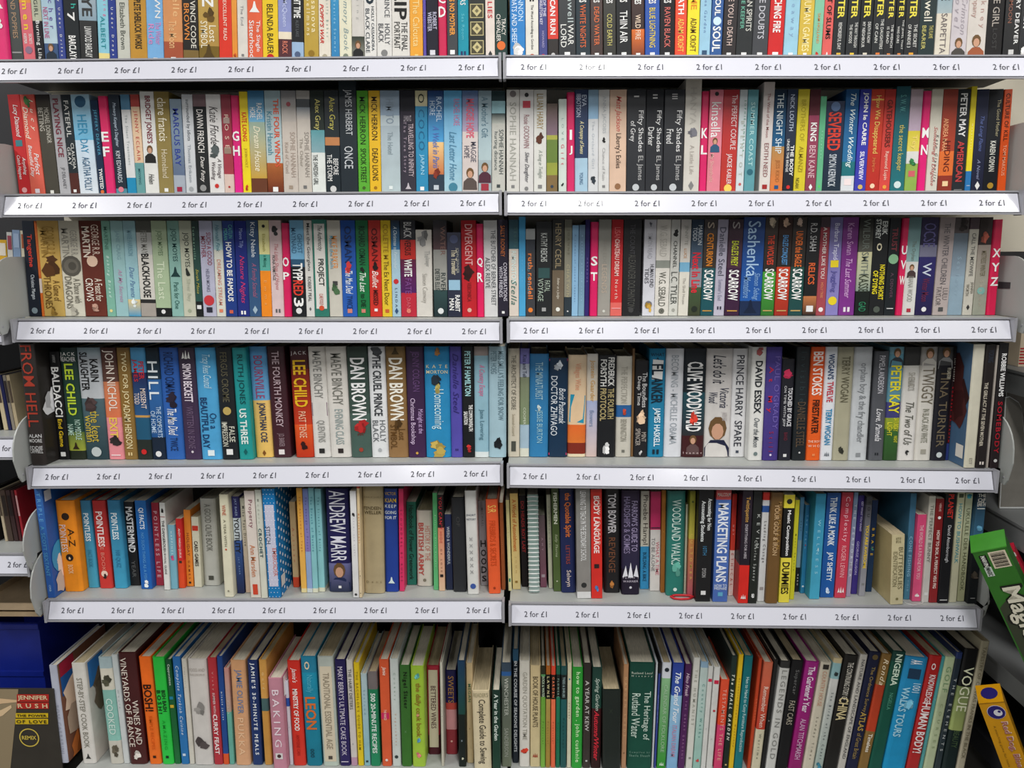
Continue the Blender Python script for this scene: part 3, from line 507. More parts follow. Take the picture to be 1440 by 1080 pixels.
1213/1243|9c98ac~c0bccc|484858 8-58 M:Danielle Steel|8888a0 62-84 m:Summer's End|*= 303040 92 5
1275/1305|40343c~48283c@50,381838|a8a0a0 2-10 1:S|c0c838 22-48 1b:EAGLE'S PREY|w 52-84 Lb:SCARROW|*- c09040 95 7
@C 1050 290 3.692 562 60
-39/-9|1a3c78~1c58a8@85,14284c|a8c8e8 4-60 M:Sashenka|80a8d8 56-84 ri:Simon Sebag|80a8d8 60-82 li:Montefiore|*t 0c1c38 92 6
72/100|40342c~282420@55,48a038~2c7028|d84830 18-48 1b:THE WOLVES|w 52-84 Lb:SCARROW|*f c8b8a0 5 6|*- c0a060 95 7
143/168|402c28~282420@50,c84020~a02818|5898d0 18-48 1b:EAGLE'S CONQUEST|w 52-84 Lb:SCARROW|*f c8a890 5 6|*- c0a060 95 7
215/243|342c28~282420@50,1c4840~184848|e07030 14-50 1b:UNDER the EAGLE|w 52-84 Lb:SCARROW|*f c8b0a0 5 6|*- c0a060 95 7
290/315|1c1c20~181818@80,c07848~181818|c8c8c8 6-34 1:R.D. SHAH|d86030 46-68 1b:RELICS|*s e8e8e8 93 8
358/388|504048@10,903844~a84850|e8e0dc 10-62 m:A MOTHER LIKE YOU|e09068 66-82 s:HOLLY TRIBE|*o f0e8e8 94 7
408/440|706ca0~8c84c4|e0e0f8 6-46 1:Barbara Trapido|*s e8d028 47 7|4c4890 54-76 1:Juggling|*o e8d028 85 7
475/500|702878~80308c|c898cc 6-38 m:Karen Swan|d8a8dc 42-82 mi:The Last Summer|*= e8e0e8 94 5
560/600|1c1c1c~585850@35,d8d4a8~88988c@75,101814|707870 2-58 1:WILBUR SMITH|303828 58-76 L:KASSE|308860 86-96 1:GAD
632/658|181a1c|d8dcd8 4-18 rb:ERIK|d8dcd8 2-22 lb:STOREY|e8e0c0 26-34 1:o|e8d828 48-84 rb:NOTHING SHORT|e8d828 54-78 lb:OF DYING|*o 505850 94 6
712/735 t=62|14181c~182024|803840 10-34 1b:TRUST|*o 88b890 42 9|604858 56-82 s:A. DENVER|*- e0e0e0 93 6
772/808 t=65|c81c50~dc1c58|w 28-37 H:U|w 43-52 H:V|w 59-68 H:W|#D U V W
805/852|587c80~90b4b4@45,dcdcd8|707c74 24-44 m:The Orphan|*p 483838 54 7|989890 60-86 m:DIANA WOOD|*s b03040 95 5
872/920|281c48~201c3c@28,787890@40,2c2868~201848|605c90 6-30 L:OCSE|d0d8e8 46-60 1:W|702848 62-86 m:Winter Moon|*o e8e8e8 94 4
965/1015|9c9090~b8aca8|605c60 6-68 m:THE WINTER CHILDREN|706868 72-84 r:LULU|706868 70-90 l:TAYLOR|*s 505050 94 5
1040/1085|504848@16,606c78~8ca0b0@60,90a8b8|*f 302828 8 8|98b0c0 40-80 s:Sea Fever
1120/1145|483840@12,b8b4a8~ccc8bc|505050 16-60 m:CALL THE MIDWIFE|706c60 66-78 r:JENNIFER|706c60 68-80 l:WORTH|*d 303030 92 5
1172/1212|302828@28,988c84~a0a494|706850 34-60 m:MISTRESS WINTER|*f a05040 20 7|*o 80b0a8 75 6|b8b0a0 64-90 s:Season
1240/1280>1297 t=72|c01c48~dc1c50|w 30-39 H:X|w 45-54 H:Y|w 60-69 H:Z|#D X Y Z
@ROW 4 646 489 hardback
@C 0 470 4 705 78
180/105>285 t=58 b=738 side=2a2624 s|2c2624|a03828 1-68 L:FROM HELL|d0d0d0 74-77 H:ALAN|d0d0d0 78-81 H:MOORE|d0d0d0 84-87 H:EDDIE|d0d0d0 87-90 H:CAMPBELL|%f e0e0e4 56 40|#tall dark graphic novel with red lettering and silver patch on its cover
335/258 t=100|141416|b0b0b0 3-10 s:A MEMORY|w 14-60 Lb:BALDACCI|ecc828 62-88 mb:End Game|*s w 95 7
395/330|18302c~24483c@75,607838~a0a83c@92,202818|w 4-8 H:JACK|w 8-12 H:REACHER|c0d838 14-60 1b:LEE CHILD|b8d8c8 64-82 r:NO MIDDLE|b8d8c8 68-78 l:NAME|*t 302010 88 4
490/432|8098a0~a8b0b8@10,b4bac0~c0c4c8@45,506870~243c44|181818 10-30 rb:KARIN|181818 4-38 lb:SLAUGHTER|*f 483838 48 7|c8b040 56-84 1:the kept|c8b040 60-84 l:woman|*o c0c8c8 93 6
618/562|4c302c~604038@30,d08058~e07850@62,e89098|f0e4d8 2-56 L:JOHN NICHOL|f0c858 62-80 1b:EXIT|*f 302828 87 9|*- f8e0e0 96 6
705/655|866630~907038|f0e0b0 4-50 1:TWO FOR JOY|f0e0b0 50-90 1:ADAM HENSON|*= e0c890 95 4
778/728|4c98c8@22,202858~285888@60,c89850@62,205878@82,242c28|c02c38 12-28 rb:PETER|c02c38 10-30 lb:JAMES|e8d8d0 36-54 r:MISSENT|e8d8d0 40-50 l:TODD|*o d02828 93 5
862/815|16222c~203848@28,3068a8~205490@80,142438|e8f0f4 12-46 L:HILL|c0d8f0 52-80 r:THE COMFORTS|c0d8f0 56-76 l:OF HOME|*o e8e8e8 95 6
940/897|2858a8~3068b8|182c58 4-42 1:RICHARD OSMAN|*f 282030 47 7|f0f4f8 54-78 1i:The Man Died|182c58 80-92 m:TWICE
1045/1005|382c3e~443050|e8dce8 14-48 1b:SIMON BECKETT|705c78 52-90 m:WRITTEN IN BONE|*o d8d0d8 93 2|*v w 6 5
1140/1088|489ccc~50a8dc|c0e8f8 6-36 1i:Tracy Rees Council|183c68 44-90 lb:BEAUTIFUL DAY|183c68 58-72 r:On a|*s e8f4f8 94 5
1255/1205|1a1e22|605c48 4-48 m:FERGUS CROME|*o c0a860 56 5|d8d8c8 70-84 r:FALSE|d8d8c8 66-88 l:IMPRESSION|*s w 93 6
1350/1305|1c8c90~209c98|0c4448 6-50 1:RUTH JONES|e8f4f0 54-86 1b:US THREE|*d 106060 93 4
@C 350 470 4 693 72
45/5|5494c8~68a4d0@48,e8c070~f0c468|a04068 8-46 1:BOURNVILLE|283858 50-86 1b:JONATHAN COE|*d 805020 96 3
142/95>242|381820~44202a|c8b0b8 4-72 m:THE FOURTH MONKEY|a08890 78-90 m:J.D. BARKER|*s e8e0e0 95 5
268/215|341018~481014@20,701810~c83818@70,e85820~c03010|d0c8c8 4-8 H:JACK|e8b820 12-54 Lb:LEE CHILD|f0c0a0 58-82 m:PAST TENSE|*f 301010 89 4
370/330|d4d0c8~dedcd8|80807c 4-46 1:MAEVE BINCHY|*s 806878 56 10|8c8c88 66-86 1:QUENTINS|*s 282828 94 5
465/425|d8d4cc~dedad4|74746c 6-52 1:MAEVE BINCHY|90a0a0 56-88 m:EVENING CLASS|*s 302828 94 4
580/548|2c3c34~3c5048@60,486058|f4f4f4 10-66 Lb:DAN BROWN|*f b02828 70 8|703028 74-80 s:THE|*o a04030 93 3
695/672|e4e6e8|303438 8-62 1b:THE CRUEL PRINCE|606468 66-86 r:HOLLY|606468 66-86 l:BLACK|*f 484c50 4 8|*o b0b4b8 93 3
790/765|7c6034~98744a|f4f0e4 10-66 Lb:DAN BROWN|*f 503818 69 5|604018 74-84 r:Lost|604018 70-92 l:SYMBOL|*t 403010 4 4
900/882|342040~42244c|684878 4-40 1:JENNY COLGAN|c8a8d8 56-78 r:Midnight at the|d8c0e0 46-88 l:Christmas Bookshop|*o d8a848 96 2
1000/985|2480b4~2890c4|e0d8b0 16-19 H:KATE|e0d8b0 21-24 H:MORTON|*f 202c38 29 5|c8e8f0 38-74 1:Homecoming|*f b0a058 37 3|*f b8a050 93 7|*f 986838 5 3
1140/1130|4c449c~5850b0|302870 6-60 1i:Danielle Steel|*= 2c2468 93 3
1205/1192|141618|a8dce0 4-44 1b:PETER F HAMILTON|w 52-76 rb:THE COMMONWEALTH|w 58-70 lb:SALVATION|*f c83030 92 6
1272/1265|988c88@8,8cb4c4~94bccc@95,e0e8e8|d07098 16-44 1i:A Country Escape|507888 56-84 m:Jane Lovering
1352/1352>1448|9cb8c4~a8c8d4|64808c 4-66 r:MISS SMILLA'S FEELING FOR SNOW|64808c 4-24 l:PETER HOEG|*f 181c20 87 6
@C 700 470 4 690 82
57/55|d2c8b4~dcd2be|706c60 6-56 m:THE ARCHITECT OF DESIRE|a89c84 60-80 s:Suzannah Lessard|*r 505048 90 5
123/127|7c78b8@14,b8c0d0@26,889074~80906c@70,a8c0d0@92,e0e0d0|283050 6-26 m:Kiss and Tell|d8e0c8 54-70 s:COOPER
177/187 t=112|2c74a8~3080b4|a0c8d8 8-44 m:THE MINIATURIST|*f c0d0d0 51 3|98c8d8 54-86 m:JESSIE BURTON
283/288 t=135|10304c|*- c03868 2 10|d8e0e8 18-78 l:DOCTOR ZHIVAGO|d8e0e8 30-66 ri:Boris Pasternak|*f d0d8e0 8 5|*- c03868 97 10
390/398 t=118|e0c8a8~e4c49c@68,e06828~e07830@86,802818@97,e8d8b8|e0a080 8-34 m:Villages Wine|*q 2090b0 52 10
493/500 t=112|d4d0c8~d8c8b0@45,a8b4d8~d8c0b8|d0a058 6-46 1:Jostein Gaarder|8090b0 54-70 m:flowers
557/568 t=120|16181c|e8e8e4 2-30 rb:FREDERICK|e8e8e4 4-30 lb:FORSYTH|b0a070 32-62 rb:THE FOURTH|b0a070 32-64 lb:PROTOCOL|*f e8e8e8 91 6
660/665 t=125|ccc8bc@48,28609c@60,c8c4b8|a8a498 10-46 m:THE PERFECTION|908c80 62-84 m:BENNINGTON|*f c04830 54 4|*s 707068 94 3
747/758|7c5c38|c0a070 10-80 s:x
762/775 t=150|1a1a1e|d8d8d8 12-48 r:The Boundless|d8d8d8 16-46 l:Deep Time|*f e0c0a0 58 9|b0a8a0 74-84 r:MINT|b0a8a0 70-88 l:SPENCER|*f c0c0c0 95 3
840/850|1a78a0~2084ac|102838 4-7 H:WHAT|102838 8-10 H:A|*q e8e8e8 19 8|102030 14-24 Lb:FL|102838 26-50 Lb:ANKER|e0f0f8 54-90 1b:JAMES HASKELL|*= 102838 95 5
930/945|dcdee4|a0a8b0 6-88 m:BECOMING - MICHELLE OBAMA
1030/1060|101820~142028@40,1c4c58~2c2c30@80,401418|f4f4f4 12-76 Lb:CLIVE WOODWARD|*f d84030 64 5|*p 604848 88 6|e0c8c8 95-97 H:Ivanov
1155/1180|ccc8c6~d8d4d0|282c38 6-32 1i:Let's do it|383c50 36-54 ri:Victoria|383c50 40-50 li:Wood|*p 202440 84 13|b0a8a8 58-66 sr:JASPER REES
1300/1328|e2e2e4|282c38 6-62 1:PRINCE HARRY|282c38 66-90 1:SPARE|*s 404858 95 3
@C 1050 470 3.692 655 68
5/20|d8d8d4@11,e2e2de|*f a05050 4 6|141c24 12-58 1b:DAVID ESSEX|505860 62-88 mi:Over the Moon|*o 708080 94 4
78/100|4c4090~443480|7060b0 8-72 r:PAUL O'GRADY|c02848 14-60 lb:At My|a02848 74-92 s:Still|*o e0d8f0 95 2
160/183>228 t=130|1c1c24~20202c|*f c83058 16 8|e0e0e4 28-66 rb:TOUCHED BY GRACE|d0d0d4 26-66 sl:ON TIME WITH JEFF|*s e0e0e0 95 4|702838 72-80 s:BAND
232/260|1a2024|303c40 4-48 m:Invisible|5c4c3c 48-88 M:DANIELLE STEEL|*o c8c8c8 93 2
305/340|dc5420~e8601c|f8e8e0 4-42 Lb:BEN STOKES|30180c 46-76 1b:FIRESTARTER|f8d8c0 82-84 H:THE BOY|f8d8c0 86-88 H:WHO|*s e88850 95 3
378/410|e2e6ec|20406c 6-28 1b:WOGAN'S|c83848 30-48 1b:TWELVE|2888b8 54-86 1b:TERRY WOGAN|*v 606870 94 4
442/478|a09c84~b0ac94|605c48 8-48 1:TERRY WOGAN|*f 303028 92 5
525/560>620|b8bcc0~c8ccd0|808488 14-84 1:orphan boy & the fry chandler|*s 8c9094 95 4
630/665 t=90|4c4e54~585a60|d0d0d8 4-38 m:PAMELA ANDERSON|e8e8ec 52-82 1i:Love, Pamela|*= 202428 94 3
705/735|78a8b8@6,5c94a8~6090a0@48,404078@62,90a030@72,386830~284c20|*p 384048 9 9|e8dc30 16-58 Lb:PETER KAY|e0d838 62-74 r:SATURDAY|e0d838 66-78 l:LIGHT|e0d838 78-84 sr:NIGHT
780/820|383838@16,d4d2cc~e0dcd8|a8a498 22-34 m:SHEILA|98948c 28-38 m:HANCOCK|606058 48-86 1i:The Two of Us|*f 303030 93 3
865/905|a09c98@16,d0ccc4~d8d4cc|706858 18-50 L:TWIGGY|808070 54-84 m:IN BLACK AND WHITE|*p c8c4bc 10 9|*s a09c90 92 5
950/995|484848@16,1c1a1e~1c1c28|*p 909090 9 9|706450 20-88 1:TINA TURNER|e0dcc8 18-28 sr:MY LOVE STORY|*o d0d8d8 95 5
1032/1085>1060|181418~300c14@85,283878|d0c8c0 10-30 1b:LILI BARRETT|c01824 34-84 1b:GODDESS OF TRUTH
1125/1180 t=55 b=703 side=486888 s|ccc8b8~d0ccb8|908c80 92-97 s:EST|%f 401c1c 40 60|%s e0dcd4 88 20|#cream hardback pulled forward with blue photograph on its side cover
1185/1243>1240 t=58 b=700 s|201a1a|303848 4-14 1:YOUNG|c0b8a8 30-82 lb:THE GIRLS ACT AT THE SEVEN MOTHER|*= e0d8d0 96 5
1242/1300>1256 t=60 b=700 s|a8a098|807870 20-60 s:x
1258/1305>1310 t=50 b=700 s|161618~201418|e8e8e8 8-42 1b:ROBBIE WILLIAMS|a01828 46-88 1b:SOMEBODY|*o c8c8c8 94 5
@ROW 5 826 702 paperback
@C 0 670 4 630 135
270/190>312 t=70 b=685 side=2860b0 s|3468b0~2458a8|68a8d8 4-30 1:TRIPLE|58a0c8 34-80 1:A. SCOTT SEXTANT|a0c8e8 88-94 s:ORB|%s e0e4ec 8 18|%o 40a0d0 66 46|%f e0d8d0 80 40|#tall blue hardback at shelf end with a picture cover facing right
368/315>475 t=137 b=645 h|f08c1c~f49420|*o 302010 17 4|382008 30-50 r:A-Z|f0e0d8 26-56 l:POINTLESS|*o 281c18 62 4|*f e8c8a0 63 2|f8d8a8 70-80 s:BOOK
500/440>560 t=137 b=625 h|3880a8~48a8c8|e8f4f8 14-46 1b:POINTLESS|3888a8 56-76 m:FACT BOOK
565/512>640 t=137 b=628 h|b82c2c~d03830|f8e8e4 12-52 1b:POINTLESS|e08878 42-80 s:THE BOOK|*o f0d0c0 83 5|*f 302020 85 4
648/600>730 t=135 b=628 h|3880a8~40a0c4|e8f4f8 14-44 1b:POINTLESS|3078a0 56-76 m:100 QUIZ
735/695>790 t=145 b=615|18181a|f0f0f0 6-60 Lb:MASTERMIND|606060 70-90 m:YEAR
795/755>875 t=138 b=635|1c6cb8~1860b4|e8f0f8 8-32 1b:QI FACTS|60a0d8 36-90 s:NO SUCH THING AS A FISH|*f e8f0f8 94 6
880/850>922 t=150 b=615|a83040~b8384c|e8b8c0 10-90 1b:POINTLESS LIFE
925/893>960 t=150 b=640|e4e4e0|303030 20-54 1b:THE DANGEROUS|404040 54-82 m:SURVIVAL GUIDE|*f 202020 9 8|*- a02830 16 9
962/947>1004 t=275 b=635|80b4c8~78b0c4|d8f0f0 10-50 s:HAPPINESS|*f c04878 52 7
1006/987>1050 t=240 b=630|d02828@60,e04c24|f8e8e0 14-56 m:ANDY MARSH QUEUE|*s 383028 62 5
1052/1030>1091 t=190 b=620|ec8c30|802828 30-60 m:HOLIDAY|803020 66-90 s:GAMES|*o 302828 95 5
1095/1078>1148 t=230 b=625|d8d4be|*s c83828 16 9|382c28 34-70 1b:CARD GAMES
1152/1130>1240 t=125 b=612 h|b0b0a8~bcbcb4|707068 6-60 m:A GOOD OLIVE BOOK|*s 484840 91 5
1265/1222>1325 t=103 b=678 h|dcd8bc~e4e0c8|c05838 10-20 m:WINE|706c58 24-50 s:A YEAR WITH|*o c84830 53 2|*o 908c78 94 3
1335/1295>1380 t=115 b=660|282864@22,d0dce4@45,385ca0~202850|202020 22-58 Lb:YOUTILITY|88a8d8 62-80 s:JAY BAER|a0b0d8 2-20 m:JAY BAER
1383/1345>1418 t=125 b=655|ccccb8~d4b8a0|585850 8-50 m:Mike Test Drive
@C 350 670 4 650 75
12/-22>70 t=85 b=685|dcd0c8~e0d8cc|78384c 8-34 1:Property|c87848 50-80 1:Ann Marsden|*r d04830 92 6
71/30>108 t=78 b=690 h|c8ccc0~dcdccc|284c58 35-62 1b:CROCHET|a0a498 8-30 s:Modern
112/72>182 t=72 b=695 side=1078b8 s|1478b8|*W c8c8dc 52 6|202838 34-50 l:STITCH|c87068 54-80 r:EMBROIDER|*: f0f4f8 50 9|%: f0f4f8 50 90|%s d8d8d8 86 20|#blue and white polka-dot boxed craft book
250/222>285 t=145 b=625|c8a878~c8ac80@88,d04828|c07050 30-70 m:Artisan
295/265>328 t=68 b=655|e8a844~ecb858@96,e8d8a0|b05828 8-60 m:The Anatomy of Yoga
328/300>360 t=72 b=655|7888c0~8878b8@60,90a8d0@96,d0d8d8|402c80 8-60 m:The Energy of Prayer
360/333>394 t=68 b=655|80bcc4~8cc8cc@96,e0e0c8|207890 8-60 m:The Breath of Nature
394/373>430 t=72 b=650|84c0c8~90ccd0@96,e0e0c8|207078 8-60 m:The Science of Being
455/430>580 t=68 b=648 h|1c184c~201c54@72,7070a0~283048|e4e4f0 2-70 L:ANDREW MARR|*p 202c54 86 10|*s w 95 2
587/560>622 t=85 b=700|e2e2e2|a89cb0 20-60 s:Shadows and Light|*f 303030 22 6|*o 404040 97 6
622/600>652 t=50 b=690|c83c28@3,dcc498~e0cca8|d07848 16-60 mb:MASTERCLASS|505048 72-92 s:T. Morris|*s 484840 96 5
652/638>768 t=52 b=656 h|a89874~b4a482|504428 10-11 H:NOBLE LIVES|504428 19-22 H:FENDEEN|504428 23-26 H:WELLER|807050 88-90 H:Dent
769/768>844 t=70 b=648 h|1c3a84~20409c|e8c040 9-13 H:KIAM|e0e8e8 15-18 H:KEEP|e0e8e8 21-24 H:GOING|e0e8e8 26-29 H:FOR IT|c8a040 3-6 H:VICTOR|*t d8e8e8 89 5
848/848>886 t=72 b=648|d83060~dc3468|801838 20-90 m:SCOUNDREL BY RULES
890/888>944 t=145 b=612|1c6450~247060|0c2820 4-94 1b:Handbook of Flower Greenwork
948/942>1035 t=192 b=615 h|ccc4b6~d4ccc0|c07868 20-66 r:HISTORY OF THE|b85048 16-86 lb:BRITISH ARMY|*o 807868 92 3
1040/1033>1068 t=95 b=640|50a868~60b878|c8e8c8 10-88 s:Ecstasies Green Recipes
1070/1060>1105 t=105 b=645|282020@34,d88868~dcb898|d83840 2-36 1:YOU CAN'T|c04838 38-50 m:HIDE|703830 56-80 s:OF LOVE|*s 282020 84 6
1110/1098>1150 t=215 b=640|202c54~1c2440|c8d0d8 16-66 m:WEIRD & WONDERFUL
1152/1130>1226 t=120 b=648 h|222428~282a2e|484848 10-40 s:OF
1232/1215>1298 t=82 b=662 h|d0d0cc~dcdcd8|505868 22-24 H:SHORT|505868 26-28 H:HISTORY|a0a0a0 44-80 m:x x x x x x|*o 3c58a0 92 7
1305/1287>1348 t=140 b=615|8c8c90~98989c|606064 8-30 s:MICHAEL|181818 46-54 H:H|181818 57-65 H:O|181818 67-75 H:O|181818 77-85 H:D|181818 88-95 H:S
1350/1338>1418 t=130 b=658 h|e0582c~ec6030|f0c060 6-14 L:S:R|c84818 22-70 1:FIREBIRDS & SECRETS|*o a03818 94 3
@C 700 670 4 640 100
22/2>44 t=150 b=640|905028|c89860 20-80 s:JACQUIE
60/40>80 t=135 b=645|e0d898~e4dca8|806c30 10-60 s:The Kings|*r 208060 88 6
84/65>130 t=98 b=637|e0c070~dcc88c|c87030 6-60 1b:A World of Astonishment|c0a060 64-84 s:JOHN|*s 907030 92 5
137/130>174 t=110 b=622|1c1618|a83030 6-62 1b:DO HEADS ROT LAST
176/166>238 t=105 b=655 s|8ca8a0~a4b8b4|#white spiral-bound book with a coiled wire spine
240/225>277 t=220 b=625|706064~804c60|c0a0b0 20-60 s:AMY|*s b0a0a8 84 6
287/268>312 t=105 b=630|b8b8a0~c8c8b0|808070 8-60 s:A WORKING GIRL
315/300>357 t=70 b=648|3c4c24~506434|e0e4d0 4-34 1b:FISHERMEN|c0c8a8 44-66 mi:Sally Thorne|*s d0d0b8 90 2
358/348>440 t=68 b=652 h|1c2450~1c2858|e07838 4-46 1b:the Quotable Spirit|a04838 54-72 s:LETTERS|e0d0c8 78-94 m:Selwyn
447/435>526 t=58 b=688|848480~8c8884@94,dcdcdc|e8e8e8 4-66 m:LEARNING TO TEACH IN THE SECONDARY SCHOOL|*o 303030 88 4
527/525>590 t=75 b=688|cc2c24~dc3028|f4e4e0 6-58 1b:BODY LANGUAGE|*s 302020 70 5|*f 4878b0 91 5|f0d0c0 8-50 sr:HOW TO READ
597/597>688 t=72 b=652 h|1c1b1e|d8d8dc 4-42 1b:TOM BOWER|7c5038 46-80 m:REVENGE|*f c08040 92 4
695/697>797 t=78 b=662 h|342a40~282440@75,20182c|a89cc0 10-58 r:FARROW'S GUIDE TO|8c80a4 6-60 l:HARDSHIPS & CRIMES|*v e8e8f0 76 9|c8c0d0 83-85 H:PHILIP J|c8c0d0 86-88 H:WARNER|*o d0d0d8 93 2
800/803>850 t=85 b=635|d8d4c4@56,3494c8|403830 4-54 L:Phoebe Hampl|142c40 62-92 m:BUILDING A BIKE
855/860>914 t=88 b=645|c42860~c83068@38,dcd8d4|c86878 50-84 r:WHAT A TIME|787878 46-80 l:TO BE ALONE|*- 302838 36 9
916/922>943 t=80 b=655|a46c28~905820|d0a050 20-60 s:x
945/962>1045 t=82 b=668 h|2c7068~287c70|d0e8e0 8-70 1:WOODLAND WALKS|*f 60a898 74 8|*o e0f0e8 94 3
1046/1062>1064 t=160 b=660|c8c8b0|a0a090 20-60 s:x
1066/1080>1108 t=85 b=675|8c8c30~c0b448@45,c88848~b85868|e0c060 40-84 m:CUSTOMER|*o 506028 10 4
1112/1132>1196 t=75 b=705|18181a|d8dcdc 8-36 rb:Accounting for Non|d8dcdc 10-46 lb:Accounting Students|4080a8 50-58 s:10TH|b0b0b0 70-78 s:DYSON|*s e0e0e0 92 5
1208/1230>1292 t=75 b=707|b84848@9,4c70b8~4868b0|e8ecf4 12-82 Lb:MARKETING PLANS|e0e8f0 84-87 H:HOW TO|e0e8f0 87-89 H:PREPARE|*s 60a8c8 93 5|e0c8c0 3-6 H:MALCOLM
1296/1325>1340 t=100 b=672|c83028~d84030@55,e8d0c8|f0d0c8 20-50 s:NOT|c04038 58-90 1:ETHICAL|*s e0e0e0 95 4
1350/1385>1410 t=78 b=716|281c2a~201824@66,d82820|d0a050 6-28 1:Twittiquette|c8c0c8 30-60 s:EVERYTHING FOR HIRE|*v w 94 5
@C 1050 670 3.692 650 90
7/30>52 t=70 b=662|1a1c1c~202420|b8bcb8 20-52 r:KEVIN|b8bcb8 44-80 m:Charles Spacey|*f d8d8d8 94 5
55/85>93 t=85 b=650|d03830@7,dcdce0@12,3058a0@18,dcdcdc|787878 26-64 1b:Leading Change|*s a09898 88 6
97/135>160 t=85 b=658 h|684c28~74542c|c0a078 10-56 mb:YOUR GOLF & IRON|b08848 8-50 sr:MACMILLAN
165/203>222 t=98 b=656|e4d440@12,141414@58,e8d848|f0f0f0 14-56 mb:Music Composition|342c10 62-92 Lb:DUMMIES|*o 282820 6 5
223/250>247 t=125 b=640|d0cc30~c8c428|606018 20-84 m:Music Theory
249/278>276 t=110 b=600|5890b8@45,88a4b0@74,16181c|203848 20-40 s:BEST|w 80-94 s:HERO
278/303>315 t=150 b=608|2870a0~2c80ac|80b8d8 10-50 m:The Piano|*o c04040 45 3|*O d0e0e8 92 5
325/362>378 t=92 b=638 s|3890b4~44a4c4|98d0e0 20-80 s:WELLNESS|*f e0f0f0 52 2
380/420>452 t=88 b=630|1c549c~1858a4|e4ecf4 4-50 1b:THINK LIKE A MONK|e4ecf4 56-84 1b:JAY SHETTY|*f c0d0e8 93 4
456/500>515 t=85 b=632|bc3448~cc3c54|f0b8c4 4-46 1:Complexity|f0a8b0 50-80 m:ROGER LEWIN|*v f0e0e0 92 6
516/563>540 t=85 b=625|7c98b8~a898b0|d8e0e8 6-86 1:THE PERFORMER
541/583>582 t=100 b=612|342474~3c2c80|d0c8e8 6-36 rb:GET WHAT YOU WANT|c0b8e0 46-80 m:GEORGE ALLISON
583/620>615 t=108 b=622|3c3c40@8,585860~9c9ca4|282828 4-20 m:YOU|ecc828 28-72 1b:YOU ARE AWESOME|*s 808080 88 5
618/655>650 t=125 b=600|14284c~1c3858|e8b828 30-60 m:BRAVE|*f 408078 52 6
745/755>812 t=305 b=676 side=b8a878 s|c8bc94~ccc29c|706848 4-12 m:FIELD GUIDE|706848 18-78 r:BUTTERFLIES|807858 24-74 l:IDENTIFICATION|*o 807850 92 3|#cream boxed book pulled forward beside the wide gap with its tan side showing
815/840>852 t=90 b=640|3c6c8c~488098|90c0d8 40-78 1b:CONE FISHING|90c0d8 82-92 s:FIELD
858/892>908 t=200 b=650|d84878~e05884|f0c8d0 12-74 m:THE WORLD IS A FUN ONE FOR YOU|*f f8e0e0 93 5
910/945>945 t=105 b=655|c0bcb0~d0ccc8|787870 8-62 1b:THE PERFECT BUNNY|*s e0e0e0 92 8
947/985>990 t=118 b=657|7c1c20~902428|f0e0d8 30-86 mb:HOW TO BOIL A PERFECT VEG FIG|*o f0f0f0 18 4|e8c8c0 4-12 s:VERVE
992/1050>1048 t=95 b=660|18181c|c83028 0-22 1b:PLANET|d8d8dc 28-62 m:David Attenborough|*- d0d0d0 97 7
1052/1100>1090 t=85 b=655|c8c8a4~d0ccb0|5898a0 10-64 1b:HOW TO BUSHWALK|*s 48503c 3 7
1092/1138>1135 t=88 b=650|b8c0a0~b8b890|585c40 14-90 1:UKULELE DER HANDBOOK|*f 40a0b0 4 8
1145/1200>1196 t=80 b=662 s|181c22~3c7090@45,14181c|e8e4d8 2-5 H:THE|e8e4d8 6-9 H:OF|e8e4d8 9-13 H:EARTH|*- e0e0d8 15 8|*f 68a8c8 32 7|*f 504840 75 9|*- c0c0c0 95 5|#black book with white capitals and a pale blue glow at the shelf's far end
@ROW 6 1074 928 hardback
@C 0 860 4 850 270
345/276>388 t=305 side=885c48 s|b8bccc~c4c8d8|a0a4b4 40-90 m:ROSE CARRARINI|%s b02040 12 30|%s 2060a8 24 26|%f e0c8b0 48 50|%f c07038 82 50
470/402>545 t=292 side=d8d0c8 s|dcd8d0~e0dcd6|888478 14-84 m:STEP-BY-STEP COOK BOOK|*t 303030 93 4|%s 3078c0 14 34|%f 706050 40 50
625/553>697 t=258|a8bcc0@10,d8d4c4@30,88bcb0~90c8bc@78,d0ccc0|d8ece4 38-72 1:COOKED|*f 505040 22 8|*f 686050 88 7
698/632>732 t=245|c8d0d0~d4d8d8|a8b0b0 20-60 s:Whole
735/658>832 t=232|44181a~4c1c1c|e0d4c8 42-82 r:WINES AND|e0d4c8 4-84 l:VINEYARDS OF FRANCE|*f d8d0c8 91 5
845/778>912 t=256|f06c1c~f47424|301408 25-50 Lb:BOSH!|d86010 54-86 s:SIMPLE RECIPES|*s 401c08 93 4
917/852>982 t=258|28c040~2cd04c|103018 30-50 rb:BISH BASH|102c14 30-52 lb:BOSH!|18a030 58-86 s:AMAZING|*s 103018 93 4
985/930>1018 t=272|144c2c~187038|d8e8d8 4-24 1:Cappuccinos|*s 2080a0 36 7|*s d0b030 44 7
1022/972>1066 t=256|2868a8~2c78b8|d8e8f8 8-72 1i:Complete Turkish Cuisine|*s d0e0f0 91 6
1068/1020>1096 t=268|d0ccc0~d8d4c8|988c78 4-30 s:Elephant's
1100/1055>1202 t=268|d4ceC8~d4d0cc|b0a8a0 8-11 H:FOOD AND|b0a8a0 13-15 H:PHILOSOPHY|*f 989490 48 7|*f 504848 78 8
1207/1165>1256 t=262|b03038~b83440|e0a0a0 6-36 s:Vicky|f0d8d8 32-54 s:SUMMER WITH A|f8e8e8 52-90 1b:CURRY FEAST
1258/1225>1290 t=254|1c4488~204c94@90,e05828|d8e4f0 32-58 mb:minute juices
1292/1268>1320 t=320|c89088~b8a090@45,68b0a0|d8d8c8 20-60 s:Fresh
